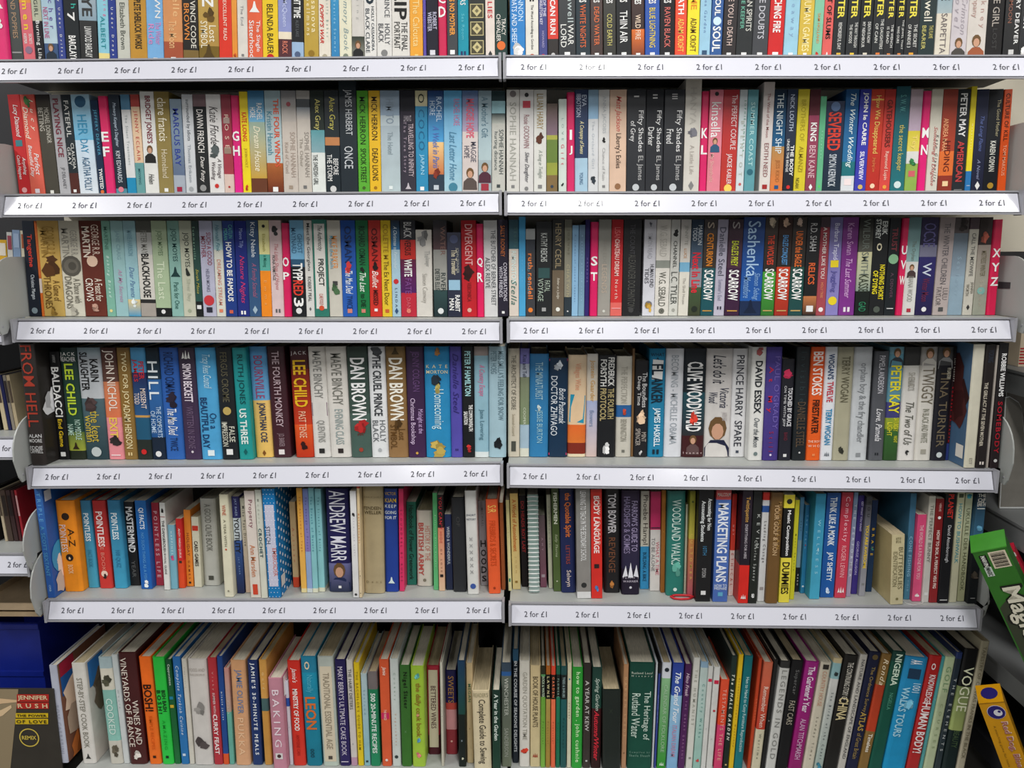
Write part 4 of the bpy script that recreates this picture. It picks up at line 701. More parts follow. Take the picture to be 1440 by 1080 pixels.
1330/1292>1413 t=276|d09c70~dca880|6880a8 8-50 1:JAMIE OLIVER|f0c8a0 54-90 m:PUKKA
@C 350 860 4 870 270
25/-10>80 t=276|1c3064~1c3870|e8eef4 2-90 1b:JAMIE'S 30-MINUTE MEALS
92/60>134 t=274|d49c4c~dca454@36,486868@48,d09848|f0d8a0 8-30 s:Gold
142/108>230 t=375 b=890 s|c08494~cc8ca0|f0e0e8 12-74 1:BAKING|*s e0dcdc 84 6|*o 483030 84 3|%s f0f0f0 10 30|#pink rounded-spine baking book pulled forward on the bottom shelf
232/198>252 t=392|d8d8e4@20,2c58b0@30,dcdce4|9098b8 40-70 s:x
254/210>325 t=278|d42c20~dc3828|f8f0ec 26-66 mb:MINISTRY OF FOOD|f8e8e4 6-20 1i:Jamie's|a82018 70-90 s:ANYONE CAN
330/290>414 t=254|2480a0@14,1c90b0~187890|e0d0b0 3-12 1:o|58b8d0 16-32 1:Naturally|d87030 36-66 Lb:LEON|103848 84-92 m:ooo
422/386>510 t=254|b8c0b8~c0ccc0|*W d8ccb4 52 7|988c78 14-84 m:TRADITIONAL ESSENTIAL AGE|*s 504840 92 4
515/484>574 t=272|201850~281c5c|d0c8dc 6-90 1:MARY BERRY'S ULTIMATE CAKE BOOK|*- d8d0e0 96 7
577/544>613 t=274|ccc8c0~d4ccc8@92,c098b0|585858 8-46 1:THE HAIRY DIETERS|9898a0 74-84 s:x
616/588>649 t=290|e0c018~e8cc20|806c18 8-84 m:THE BACHELOR'S GUIDE TO HAM
651/628>686 t=352|b0c4c8~8cc0cc|7898a8 10-50 s:Seafood|*s 303c40 95 6
688/668>742 t=340|706868@18,1c7c54~248c60|e0f0e8 22-86 1b:500 20-MINUTE RECIPES
752/727>806 t=272|d85830~e06038|f8e8d8 6-14 1i:Jamie|*s d02860 52 9|f8d8c8 46-56 s:THE NAKED|*o f0e0d8 94 4
810/795>858 t=268|c8d0cc~d0d8d4|88a090 10-40 s:Cookery|c8a088 50-80 s:Vegetables|*o 303c3c 91 6
862/848>919 t=304|346428~3c742c|102008 6-42 1b:Nigel Slater|60905c 50-80 s:x
923/910>1000 t=308|9cc038~a8cc44|907428 16-70 1b:the daily cook book|*f 68b8b0 10 4|*f d89878 48 3|*f 60a0c8 74 4|*f e08080 88 4
1010/1000>1080 t=305 b=800|b82840@16,a02438@18,b02840@78,501424|*W d8ccb4 48 7|583838 22-70 m:BETTERED WINES
1084/1076>1104 t=290|c8c4b4|88847c 10-80 s:French for Real
1112/1103>1175 t=332 b=800|201c50~281c58@38,c84c40@46,d89898@70,983038|b88848 6-38 1:SWEETS|*o e0b0a0 84 2
1182/1162>1224 t=278|183c5c~184840@50,101c18|a0b0b8 60-90 s:x|*f c8c8b0 92 4
1228/1220>1266 t=292 b=850|ccb488~d0bc90|487850 20-38 m:MEGAN|a08c60 50-80 s:x
1270/1255>1367 t=445 b=905 s|dccca8~e0d4b4|302c24 10-88 1:Complete Guide to Sewing|a09878 2-7 H:READER'S
1371/1368>1417 t=445 b=905|18342c~1c4434|d8e4dc 4-60 1b:A Year in the Garden
@C 700 860 4 880 290
22/20>78 t=290 b=870|384858@8,2c5c98@12,5c645c~78806c|c8ccc0 14-50 m:WINCHESTER|b0b4a8 62-90 m:SANDERSON
84/84>118 t=213 b=850|204c68@10,16202c|d0d4d8 10-90 1b:IN THE COURSE OF SEASONS DELIGHTS
122/120>180 t=278 b=870|d8d4c8~e0dcd4|a09c90 10-74 1:GARDEN QUOTATION TIME|*f c83c28 85 8
182/186>240 t=306 b=870|ccb88c~d4c498|504430 10-60 1:BOOK OF HOUSE PLANTS|*v a03020 88 5
241/244>268 t=308|282818@8,5c9c60@10,181c18@30,68a038~80b848|c8e0c0 10-30 1:ROCK & WATER|305818 50-80 s:Practical
269/272>296 t=308|a86020@8,181410@32,b09850~a88838|d8d098 10-30 1b:LAWNS|604010 50-80 s:Practical
298/299>324 t=310|d84830@8,201410@32,f07850~e86c48|f08058 10-30 1b:GARDEN|802810 50-80 s:Practical
326/328>350 t=308|186048@8,141c18@30,1c7858~187050|a0c8b8 12-30 m:FLOWERS|083020 50-80 s:Practical
351/355>386 t=310|205050@8,141c1c@32,1c5c5c~205858|a0b8b8 10-30 m:TREES & SHRUBS|083030 50-80 s:Practical
388/390>412 t=290|d4ccac~d8d4bc|807860 30-60 s:SHRUBS|*o 408098 15 4
414/426>474 t=315|2c9c34~30a83c|c8f0b8 4-94 1b:how to garden . john cushnie
476/486>520 t=292|302826~3c3430|d0ccc8 16-64 1:A YEAR AT KEW|*s c8c8c8 93 4
523/531>580 t=316|1c3c34~244c40@40,401418~301818|c8d8cc 10-42 1i:Spring Garden|d83040 42-92 1bi:Autumn/Winter
590/590>690 t=440 b=900 s|1c2420|303830 20-30 s:x|#thick dark green hardback with plain spine pulled forward on the bottom shelf
693/696>722 t=300|b88860~c49470|e0b888 10-70 m:GARDEN SHEDS|*o 806040 85 3
725/745>862 t=288|124438~165040|d0dccc 8-10 H:Rutland Local|d0dccc 11-13 H:History|c8dcd0 26-72 r:The Heritage of|c8dcd0 28-70 l:Rutland Water|88b0a0 83-85 H:Compiled by|88b0a0 86-88 H:Sheila Sleath
864/886>876 t=290|c8ccd0|a0a8b0 20-60 s:x
878/905>890 t=290|141414@10,344490~384898|d0d8e8 16-70 s:THE GREATEST PORTRAITS
893/928>944 t=290|d4d8e0@14,88b888~30942c|a8c8a8 20-84 m:CALENDAR OF FOLKLORE|*o 202830 6 5|*v e0f0e0 95 5
947/990>1010 t=292|2c44a0~3858b0@30,98c4e4~84b4dc|e8f0f8 8-56 1bi:The Grand Tour|c890b0 58-88 m:ITALIAN DREAM
1012/1060>1050 t=298|481c50~54205c|e0c8d8 8-30 1i:Hino Freak|a878a8 34-90 s:THE GREAT GARDENS
1056/1105>1094 t=262|d0d0c8~dcdcd4|a0a094 10-60 m:THE HUMANIST|*s 909088 90 4
1096/1152>1140 t=285|90b0c8@5,c0d0cc~98c4b8|508c84 20-70 m:Country Walks|*f c84040 92 5
1141/1183>1170 t=310|d4d4d0~d8d8d4|*s c82848 13 8|b0b0b0 30-90 s:x
1172/1207>1208 t=315|d4d4d0~d8d8d4|*s c82848 14 8|*s c03040 42 4|b0b0b0 50-90 s:x
1214/1254>1262 t=385|e05030~e04828@50,d84070|f0b0a0 10-90 m:TESTAMENTS THE LIFE
1264/1310>1296 t=250|1c302c~14241c|e8ecdc 16-74 1bi:The SMALL GARDEN|*s d8c080 96 5
1298/1366>1326 t=243|e0b81c~e4c024|a06818 20-80 mi:Essential Flower Workshop
1328/1398>1376 t=250|0c6c74~107c84|c8e4e4 18-84 1:Hen to Hand to Cosy Furniture Reproduction
@C 1050 860 3.692 790 250
4/52>22 t=245|b83c1c~c84824|e88858 20-70 m:ANTIQUES
24/88>72 t=265|c8684c~c4402c@62,d8d0b4|f0d8c8 22-60 1:Remember When|808070 66-90 s:Wartime
74/142>96 t=250 s|1a1a1a|d8d8d8 30-80 s:x
98/175>150 t=258|303030@6,ccccc8~d8d8d4|888884 8-90 1:LEGENDS IN GOLD
152/232>212 t=254|161618|707070 8-30 m:Supercar|b0a898 36-58 1:FAST CARS
216/302>286 t=260|a02080~98186c|f0dcec 4-46 1b:The Gardener's Year|e0b8d8 52-90 m:ALAN TITCHMARSH
290/392>346 t=262|d0c8b4~d8d0bc|c89880 8-40 m:COUNTRY HOUSE|706c60 50-90 s:Sunday Times|*s 302c28 4 6
350/440>396 t=242|c8b890@4,90b8bc@18,d0d0cc~a8b8b0|505c60 30-90 s:Sea Birds of the Coast|*f 303838 14 6|*f 4088a0 96 9
398/510>470 t=225|1c1a18|e0dcd0 6-38 m:THE CONTINUING STORY OF|d8c898 36-56 Lb:CHINA
472/588>512 t=222|c0bcb4~ccc8c0|505050 4-90 m:NATURE AND LANDSCAPE OF ENGLAND
516/628>576 t=208|161a34~1c2040|a08850 12-50 m:The Ordnance Survey|b8984c 50-66 1b:ATLAS|a08850 68-90 m:of Great Britain|*o 605030 4 5
578/698>630 t=218|806030~8c6c38@26,a83c20~c84424@66,8c6c38|f0e0c0 4-26 1i:Ronda|f0e8d8 68-84 mb:Timeless
632/760>700 t=206|144038@8,145040~105848|d8ecd8 2-28 1b:NIGERIA|58a088 34-48 s:NIGELLA
704/825>822 t=238|2488bc~1c98cc|f0f8fc 2-6 1b:AA|*s 203c58 14 6|a8dcf0 26-70 lb:WALKS TOURS|*f 80c8e8 40 5|d0ecf8 22-30 r:1001
828/955>894 t=228|b02424~b82828|f0e0e0 4-14 1:o|f0dcdc 16-40 1b:KNOWLEDGE|f4e8e8 40-84 Lb:HUMAN BODY!
896/1002>914 t=232|489ca0~5ca8a8|d0e8e8 14-60 s:x
918/1026>972 t=235|b4c49c~bcc8a4|789870 8-30 1:GOLF|98a880 40-80 s:COURSES
974/1088>1008 t=212|283868@5,283440~303c40|c8d0d0 14-90 m:THE ELEMENTS
1012/1116>1086 t=195|141416~141818@30,788858~a8b870@66,182828|e4e8c8 14-50 L:VOGUE|506848 66-80 m:BEAUTY
1088/1212>1132 t=152|c0b89c~c8c0a8|807860 4-90 m:TAPESTRY OF CANVAS FRANKS IN THE BLACK
"""
# ---------------- books ----------------
NAMED = [('white', 'e2e2e0'), ('white', 'f4f4f4'), ('cream', 'dcd6c0'), ('cream', 'c8c0a8'), ('beige', 'b8a880'), ('light grey', 'b4b6b8'), ('grey', '8c8c8c'), ('grey', 'a09c94'), ('dark grey', '484848'),
 ('black', '161616'), ('black', '222426'), ('black', '26282c'), ('brown', '6c4c28'), ('brown', '8c6840'), ('dark brown', '3a2a24'), ('maroon', '501c20'), ('maroon', '6c2430'), ('red', 'c82424'), ('red', 'b83030'), ('coral', 'dc6458'), ('orange', 'e87828'), ('orange', 'e8a038'),
 ('gold', 'c09c48'), ('ochre', 'b88830'), ('yellow', 'e8d428'), ('lime', 'a4c840'), ('green', '30a040'), ('green', '508848'), ('dark green', '204430'), ('dark green', '1c3028'), ('mint', '80c0a0'), ('teal', '1c8890'), ('teal', '206870'), ('pale teal', '90b8b0'),
 ('light blue', '8cc0dc'), ('light blue', '58a8d4'), ('pale blue', 'a8c4d0'), ('blue', '2468b0'), ('blue', '2850a0'), ('blue', '2c80b4'), ('navy', '1c2c50'), ('navy', '24347c'), ('navy', '1c2a3c'), ('purple', '5c3880'), ('purple', '702c80'), ('dark purple', '30243c'),
 ('lilac', '9c94c8'), ('lilac', 'b8b4c8'), ('pink', 'e03070'), ('pink', 'dc8090'), ('pale pink', 'dcc4c4'), ('crimson', 'c03048'), ('olive', '8c8048'), ('olive', '48582c'), ('tan', 'd0a070')]
def cname(h):
    r = rgb8(h)
    best = min(NAMED, key=lambda n: sum((a-b)**2*k for a, b, k in zip(r, rgb8(n[1]), (3, 4, 2))))
    return best[0]
LANE = {'1': (0, .50), 'm': (0, .40), 's': (0, .27), 'M': (0, .58), 'L': (0, .70), 'r': (.21, .34), 'l': (-.21, .34)}
def parse_stops(s):
    out = []; t = 0.0
    ps = s.split(',')
    for i, p in enumerate(ps):
        e = 1.0
        if '@' in p: p, e = p.split('@'); e = float(e)/100
        a, b = (p.split('~') + [None])[:2] if '~' in p else (p, p)
        out.append((t, e, a, b or a)); t = e
    out[-1] = (out[-1][0], 1.0, out[-1][2], out[-1][3])
    return out
US = (-1, -.93, -.82, -.66, .66, .82, .93, 1)
def bulge_f(T, b):
    if not b: return lambda x: 0.0
    ys = [-b*(1-u**6) for u in US]
    def f(x):
        u = min(max((x-T/2)/(T/2), -1), 1)
        for k in range(7):
            if u <= US[k+1]: return ys[k]+(ys[k+1]-ys[k])*(u-US[k])/(US[k+1]-US[k])
        return ys[-1]
    return f
SHAPES = {
 'o': [(.5*math.cos(i*math.pi/7), .5*math.sin(i*math.pi/7)) for i in range(14)],
 's': [(-.45, -.4), (.45, -.4), (.45, .4), (-.45, .4)],
 'r': [(-.4, -.9), (.4, -.9), (.4, .9), (-.4, .9)],
 'd': [(0, -.6), (.35, 0), (0, .6), (-.35, 0)],
 '-': [(-.5, -.06), (.5, -.06), (.5, .06), (-.5, .06)],
 't': [(-.5, -.4), (.5, -.4), (.18, .05), (.06, .6), (-.06, .6), (-.18, .05)],
 'q': [(-.42, -.75), (.38, -.82), (.46, .72), (-.36, .8)]}
def blob(seed):
    rn = random.Random(seed); n = 13
    return [((.5 if i % 2 else .26)*(.7+.5*rn.random())*math.cos(i*2*math.pi/n), (.5 if i % 2 else .26)*(.7+.5*rn.random())*1.25*math.sin(i*2*math.pi/n)) for i in range(n)]
def shape_polys(k, seed):
    """list of (polygon, tone) where tone scales or replaces the mark's colour"""
    if k == 'f':
        rn = random.Random(seed); out = []
        for j in range(5):
            a, b2, c1, c2, r = rn.uniform(.14, .34), rn.uniform(.16, .42), rn.uniform(-.2, .2), rn.uniform(-.38, .38), rn.uniform(0, 3)
            out.append(([(c1+a*math.cos(i*math.pi/5)*(1+.25*math.sin(3*i+r)), c2+b2*math.sin(i*math.pi/5)*(1+.2*math.cos(2*i+r))) for i in range(10)], (None, .62, 1.35, .8, 1.15)[j]))
        return out
    if k == 'v': return [([(-.5, -.5), (-.3, .3), (-.18, -.4)], None), ([(-.16, -.5), (0, .5), (.16, -.5)], None), ([(.18, -.4), (.36, .35), (.5, -.5)], None)]
    if k == '=': return [([(-.4, -.3), (-.1, -.3), (-.1, .3), (-.4, .3)], None), ([(.1, -.3), (.4, -.3), (.4, .3), (.1, .3)], None)]
    if k == 'O': return [(SHAPES['o'], None), ([(x*.72, y*.72) for x, y in SHAPES['o']], 1.5), ([(x*.4+.05, y*.4) for x, y in SHAPES['o']], .8)]
    if k == 'D': return [([(-.45, -.45), (.45, -.45), (.45, .45), (-.45, .45)], None), ([(-.4, -.4), (.4, -.4), (.4, .4), (-.4, .4)], .12), ([(0, -.36), (.33, 0), (0, .36), (-.33, 0)], None), ([(0, -.14), (.14, 0), (0, .14), (-.14, 0)], .3)]
    if k == 'p': return [([(-.5, -.8), (.5, -.8), (.46, -.25), (.2, .0), (-.2, .0), (-.46, -.25)], None), ([(.27*math.cos(i*math.pi/5), .36+.36*math.sin(i*math.pi/5)) for i in range(10)], 'hair'), ([(.18*math.cos(i*math.pi/5), .26+.25*math.sin(i*math.pi/5)) for i in range(10)], 'skin')]
    if k == ':':
        out = []
        for r in range(26):
            for c in range(4):
                x = -.42+.28*c+(.14 if r % 2 else 0); z = (r-12.5)/12.5
                if x < .5: out.append(([(x+.035*math.cos(i*math.pi/3), ('abs', z, .035*math.sin(i*math.pi/3))) for i in range(6)], None))
        return out
    return [(SHAPES[k], None)]
def tone(c, t):
    if t is None: return c
    if t == 'hair': return lin('6c5030')
    if t == 'skin': return lin('cc9c80')
    return tuple(min(1, v*t) for v in c[:3]) + (1,)
def cover_mesh(T, H, W, c, b, stops, side, hard):
    # path seen from above: left cover back edge -> spine -> right cover back edge
    e = min(.0012, T*.2)
    out = [(0, W), (0, e)]
    if b > 0:
        for u in US:
            x = T/2 + u*(T/2-e*.4); out.append((x, -b*(1-u**6)))
    else: out += [(e*.35, e*.3), (e, 0), (T-e, 0), (T-e*.35, e*.3)]
    out += [(T, e), (T, W)]
    def inn(i, p):
        x, y = p
        if i == 0: return (c, W)
        if i == len(out)-1: return (T-c, W)
        return (min(max(x, c), T-c), max(y, 0)+c)
    inner = [inn(i, p) for i, p in enumerate(out)]
    N = len(out)
    zs = [H] + [H*(1-s[1]) for s in stops]
    V = []; Fs = []; Cs = []
    for z in zs: V += [(x, y, z) for x, y in out]
    ti = len(V); V += [(x, y, H) for x, y in inner]
    bi = len(V); V += [(x, y, 0) for x, y in inner]
    for k, (t0, t1, ca, cb) in enumerate(stops):
        A, B = lin(ca), lin(cb)
        for i in range(N-1):
            a = k*N+i; bq = (k+1)*N+i
            Fs.append((a, bq, bq+1, a+1))
            if side and (i == 0 or i == N-2): Cs.append([side]*4)
            else: Cs.append([A, B, B, A])
    last = (len(zs)-1)*N
    tc = lin(stops[0][2]); edge = tuple(v*.5+.35*.5 for v in tc[:3])+(1,) if not hard else tc
    for i in range(N-1):
        Fs.append((i, i+1, ti+i+1, ti+i)); Cs.append([edge]*4)
        Fs.append((last+i, bi+i, bi+i+1, last+i+1)); Cs.append([edge]*4)
        Fs.append((ti+i, ti+i+1, bi+i+1, bi+i)); Cs.append([edge]*4)
    for a, bb in ((0, ti), (N-1, ti+N-1)):
        for k in range(len(zs)-1): pass
    Fs.append((0, ti, bi, last)); Cs.append([edge]*4)
    Fs.append((N-1, last+N-1, bi+N-1, ti+N-1)); Cs.append([edge]*4)
    return V, Fs, Cs
def make_book(rec):
    T, H, W = rec['T'], rec['H'], rec['W']; hard = rec['hard']; div = rec['div']
    b = 0.0
    if hard: b = min(.004, T*.11)
    if div: b = T*.22
    c = .0022 if hard else .0004
    root = empty('letter_divider' if div else ('hardback_book' if hard else 'paperback_book'))
    stops = rec['stops']
    side = lin(rec['side']) if rec['side'] else None
    V, Fs, Cs = cover_mesh(T, H, W, c, b, stops, side, hard)
    m = M_GLOSS if (rec['i'] % 3 or div) else M_MATT
    mk('slab' if div else 'cover', V, Fs, m, root, Cs)
    if not div:
        off = .0035 if hard else .0006
        mk('pages', *box(c+.0001, T-c-.0001, c+.0004, W-off-.001, off if hard else .0002, H-off), M_PAGE2 if rec['aged'] else M_PAGE, root)
        if hard and H > .2 and rec['row'] >= 5:
            mk('headband', *box(c+.001, T-c-.001, .0006, .003, H-off, H-off+.0015), M_WIRE, root)
    else:
        mk('backing', *box(c+.0002, T-c-.0002, .02, W-.002, .002, H-.002), M_PANEL, root)
    bf = bulge_f(T, b)
    lay = 0
    for kind, body in rec['marks']:
        if kind == 'T':
            col, t0, t1, lane, s = body
            bold = 'b' in lane[1:]; ital = 'i' in lane[1:]
            cc = lin(col); lay += 1; nud = .00012*lay+(.0007 if b else .0003)
            if lane[0] == 'H':
                hh = (t1-t0)*H; V2, P, a, h_ = fit(s, .84*T if len(s) > 1 else (.82 if div else .72)*T, hh, div or len(s) == 1, False, 1.0)
                if a > .86*T: V2 = [(x*.86*T/a, y) for x, y in V2]; a = .86*T
                vs = [(T/2-a/2+x, bf(min(max(T/2-a/2+x, 0), T))-nud, H*(1-t1)+y) for x, y in V2]
            else:
                oc, fr = LANE[lane[0]]
                if lane[0] == 's' and len(lane) > 1:
                    if 'r' in lane: oc, fr = .23, .24
                    if 'l' in lane: oc, fr = -.2, .24
                if lane[0] in 'rl' and len(lane) > 1 and lane[1] == 's': fr = .24
                L = (t1-t0)*H; V2, P, a, h_ = fit(s, L, fr*T, bold, ital)
                sh = (L-a)/2
                xc = T/2+oc*T
                def cl(v): return min(max(v, T*.03), T*.97)
                vs = [(cl(xc-h_/2+y), bf(cl(xc-h_/2+y))-nud, H*(1-t0)-sh-x) for x, y in V2]
                # reads downward: letter tops face right
            nm = 'divider_letter' if div else ('title_lettering' if lay == 1 else 'spine_lettering')
            mk(nm, vs, P, M_INK, root, [[cc]*len(p) for p in P])
        else:
            on_side = kind == '%'
            k, col, t, sz = body; cc = lin(col); lay += 1
            polys = shape_polys(k, rec['i']*7+lay)
            V2, P, Cc = [], [], []
            for pi, (poly, tn) in enumerate(polys):
                base = len(V2)
                for x, z in poly:
                    if on_side:
                        wv = sz/100*W
                        if k == ':' : px_, pz = (x+.5)*W*.8, H*(.5+.48*z[1])+z[2]*W*.8
                        else: px_, pz = .004+(x+.5)*wv, H*(1-t)+z*wv*1.15
                        pz = min(max(pz, .002), H-.002)
                        if rec['face'] > 0: V2.append((T+.0004+.0002*lay+pi*.0001*(k != ':'), px_, pz))
                        else: V2.append((-.0004-.0002*lay-pi*.0001*(k != ':'), px_, pz))
                    else:
                        sw = sz/10*T*(.72 if k in 'so' and t > .9 else 1)
                        if isinstance(z, tuple): X, Z = T/2+x*T*.95, H*(.5+.49*z[1])+z[2]*T
                        elif k == 'W': X, Z = T/2+x*.74*T, H*(1-t)+z*H*sz*.125
                        else: X, Z = T/2+x*sw, H*(1-t)+z*sw
                        X = min(max(X, T*.02), T*.98); Z = min(max(Z, .001), H-.001)
                        V2.append((X, bf(X)-(.0006 if b else .0002)-.00012*lay-pi*.0001*(k != ':'), Z))
                n = len(poly); P.append(tuple(base+i for i in range(n))); Cc.append([tone(cc, tn)]*n)
            nm = {'p': 'portrait_print', 'W': 'title_panel', ':': 'dot_pattern', 's': 'publisher_mark', 'o': 'publisher_mark'}.get(k, 'spine_emblem')
            if on_side: nm = 'cover_picture'
            o = mk(nm, V2, P, M_INK, root, Cc)
            if k == ':': o['kind'] = 'stuff'
    if rec.get('spiral'):
        V2, P = [], []
        n = 23
        for i in range(n):
            z0 = H*(i+.5)/n
            path = [(T/2+T*.5*math.cos(a), .002-T*.42*math.sin(a), z0+-.001+.004*math.sin(a)) for a in [math.pi*j/6 for j in range(7)]]
            vv, ff = tube(path, .0013, 5); P += [tuple(q+len(V2) for q in f) for f in ff]; V2 += vv
        mk('spiral_wire', V2, P, M_WIRE, root, smooth=True)
    root.rotation_euler = (0, rec['lean'], 0)
    x = rec['X']; z = max(shelf_z(rec['row'], rec['X']), shelf_z(rec['row'], rec['X']+T), rec['Z'] if rec['row'] == 6 else 0) + .0006
    if rec['lean'] > 0:      # leans right: pivots on its bottom right corner
        px_ = x+T; root.location = (px_ - T*math.cos(rec['lean']), rec['Y'], z + T*math.sin(rec['lean'])+.0003)
    else: root.location = (x, rec['Y'], z+.0003)
    return root
SHAPES['W'] = [(-.5, -.5), (.5, -.5), (.5, .5), (-.5, .5)]
ROWN = {1: 'top shelf', 2: 'second shelf', 3: 'third shelf', 4: 'fourth shelf', 5: 'fifth shelf', 6: 'bottom shelf'}
recs = []
row = None
for ln in DATA.strip().split('\n'):
    ln = ln.strip()
    if not ln: continue
    if ln.startswith('@ROW'):
        _, r, base, tp, kd = ln.split(); row = int(r); basepy = float(base); rowkind = kd; continue
    if ln.startswith('@C'):
        _, cx0, cy0, sc, yb, yt = ln.split(); cx0, cy0, sc, yb, yt = map(float, (cx0, cy0, sc, yb, yt)); continue
    fs = ln.split('|'); hd = fs[0].split()
    m_ = re.match(r'(-?[\d.]+)(?:/(-?[\d.]+))?(?:>(-?[\d.]+))?$', hd[0])
    rec = dict(row=row, i=len(recs), desc=None, side=None, hard=rowkind == 'hardback', aged=False, div=False, steep=False)
    o = {}
    for h in hd[1:]:
        if '=' in h: k, v = h.split('='); o[k] = v
        elif h == 's': rec['steep'] = True
        elif h == 'h': rec['hard'] = True
    xr = m_.group(3)
    # allow options glued as xb/xt>xr
    py_b = cy0 + (float(o['b']) if 'b' in o else yb)/sc
    px_b = cx0 + float(m_.group(1))/sc
    px_t = cx0 + float(m_.group(2))/sc if m_.group(2) else None
    top = float(o.get('t', yt)); py_t = cy0 + top/sc; pyt_ref = cy0 + (top if 't' in o else yt)/sc
    Y = 1.590
    # depth of the spine from where its foot meets the shelf
    xg = at_y(px_b, py_b, 1.59).x
    zs = shelf_z(row, xg)
    if row in (4, 5) or (row == 6 and 'b' in o):
        Y = at_z(px_b, py_b, zs).y
        Y = min(max(Y, 1.546 if row != 6 else 1.5335), 1.66)
    elif row == 3: Y = 1.592
    Y += random.uniform(-.0015, .0015) if row < 4 else 0
    foot = cy0 + yb/sc
    P0 = at_y(px_b, py_b if row > 3 else foot, Y)
    Pt = at_y(px_b, py_t, Y)
    H = (Pt.z - zs) if row > 1 else .193 + random.uniform(-.004, .004)
    if row == 1: rec['H1'] = True
    rec.update(X=P0.x, Y=Y, Z=zs, H=H, top=py_t)
    if px_t is not None:
        Q = at_y(px_t, pyt_ref, Y); B0 = at_y(px_b, py_b, Y)
        rec['lean'] = math.atan2(Q.x-B0.x, Q.z-B0.z)
    if xr: rec['XR'] = at_y(cx0+float(xr)/sc, py_b, Y).x
    rec['side'] = o.get('side'); rec['px'] = px_b
    rec['W'] = {1: .126, 2: .126, 3: .126, 4: .150, 5: .140, 6: .200}[row] * (1.08 if rec['hard'] and row == 5 else 1)
    rec['stops'] = parse_stops(fs[1])
    rec['marks'] = []
    for f in fs[2:]:
        if f.startswith('#'):
            rec['desc'] = f[1:]
            if f.startswith('#D '): rec['div'] = True; rec['hard'] = False
            continue
        if f[0] in '*%':
            k = f[1]; p = f[2:].split(); rec['marks'].append((f[0], (k, p[0], float(p[1])/100, float(p[2])))); continue
        a, s = f.split(':', 1); p = a.split()
        t0, t1 = p[1].split('-'); lane = p[2] if len(p) > 2 else '1'
        rec['marks'].append(('T', (p[0], float(t0)/100, float(t1)/100, lane, s)))
    if rec['desc'] and 'spiral' in rec['desc']: rec['spiral'] = True
    rec['face'] = 1 if P0.x < CX else -1
    rec['aged'] = (rec['i']*37 % 5 == 0)
    recs.append(rec)
# neighbours: thickness, smoothed lean, no overlaps
for r in range(1, 7):
    L = [q for q in recs if q['row'] == r]
    L.sort(key=lambda q: q['X'])
    for i, q in enumerate(L):
        nx = L[i+1]['X'] if i+1 < len(L) else q['X']+.02
        xr = q.get('XR', nx)
        q['T'] = max(.0035, min(xr, nx) - q['X'] - .0006)
        if 'lean' not in q: q['lean'] = None
    known = [(i, q['lean']) for i, q in enumerate(L) if q['lean'] is not None]
    raw = [(q['lean'] if q['lean'] is not None else 0) for q in L]
    for i, q in enumerate(L):
        if q['steep']: continue
        nb = [raw[j] for j in range(max(0, i-3), min(len(L), i+4)) if not L[j]['steep']]
        nb.sort(); k = len(nb)//4
        nb = nb[k:len(nb)-k] or nb
        q['lean'] = sum(nb)/len(nb)
    for i in range(len(L)-1):
        a, b = L[i], L[i+1]
        h = min(a['H'], b['H'])
        bad = (a['X']+a['T']+h*math.tan(a['lean'])) - (b['X']+h*math.tan(b['lean']))
        if bad > -.0003:
            cut = min(bad+.0003, .0012, a['T']*.12); a['T'] -= cut; bad -= cut
            if bad > -.0003: b['lean'] = math.atan(math.tan(b['lean']) + (bad+.0003)/h)
    # letters of the labels
    for i, q in enumerate(L):
        st = max(q['stops'], key=lambda s: s[1]-s[0]); q['cn'] = cname(st[2] if st[2] != 'w' else 'f0f0f0')
        tx = [m for m in q['marks'] if m[0] == 'T' and m[1][4] != 'x']
        q['ln'] = cname(tx[0][1][0] if tx[0][1][0] != 'w' else 'f2f2f2') if tx else None
        q['bay'] = 'left' if q['X'] < 0 else 'right'
    for bay in ('left', 'right'):
        B = [q for q in L if q['bay'] == bay]
        for i, q in enumerate(B): q['ord'] = i; q['n'] = len(B)
    for i, q in enumerate(L):
        what = 'divider' if q['div'] else ('hardback' if q['hard'] else 'paperback')
        l_ = (L[i-1]['cn'] if not L[i-1]['div'] else 'pink') if i else None
        r_ = (L[i+1]['cn'] if not L[i+1]['div'] else 'pink') if i+1 < len(L) else None
        where = f"{ROWN[r]}, {q['bay']} bay"
        sz = 'thick ' if q['T'] > .036 else ('slim ' if q['T'] < .0105 else '')
        if q['div']: q['label'] = f"pink shelf divider with white letters {q['desc'][2:]} among the books"; continue
        if q['desc']: q['label'] = q['desc']; continue
        q['nb'] = (l_, r_); q['sz'] = sz; q['what'] = what
ORD = ['first', 'second', 'third', 'fourth', 'fifth', 'sixth', 'seventh', 'eighth', 'ninth', 'tenth', 'eleventh', 'twelfth', 'thirteenth', 'fourteenth', 'fifteenth', 'sixteenth', 'seventeenth', 'eighteenth', 'nineteenth', 'twentieth', 'twenty-first', 'twenty-second', 'twenty-third', 'twenty-fourth', 'twenty-fifth', 'twenty-sixth', 'twenty-seventh', 'twenty-eighth', 'twenty-ninth', 'thirtieth']
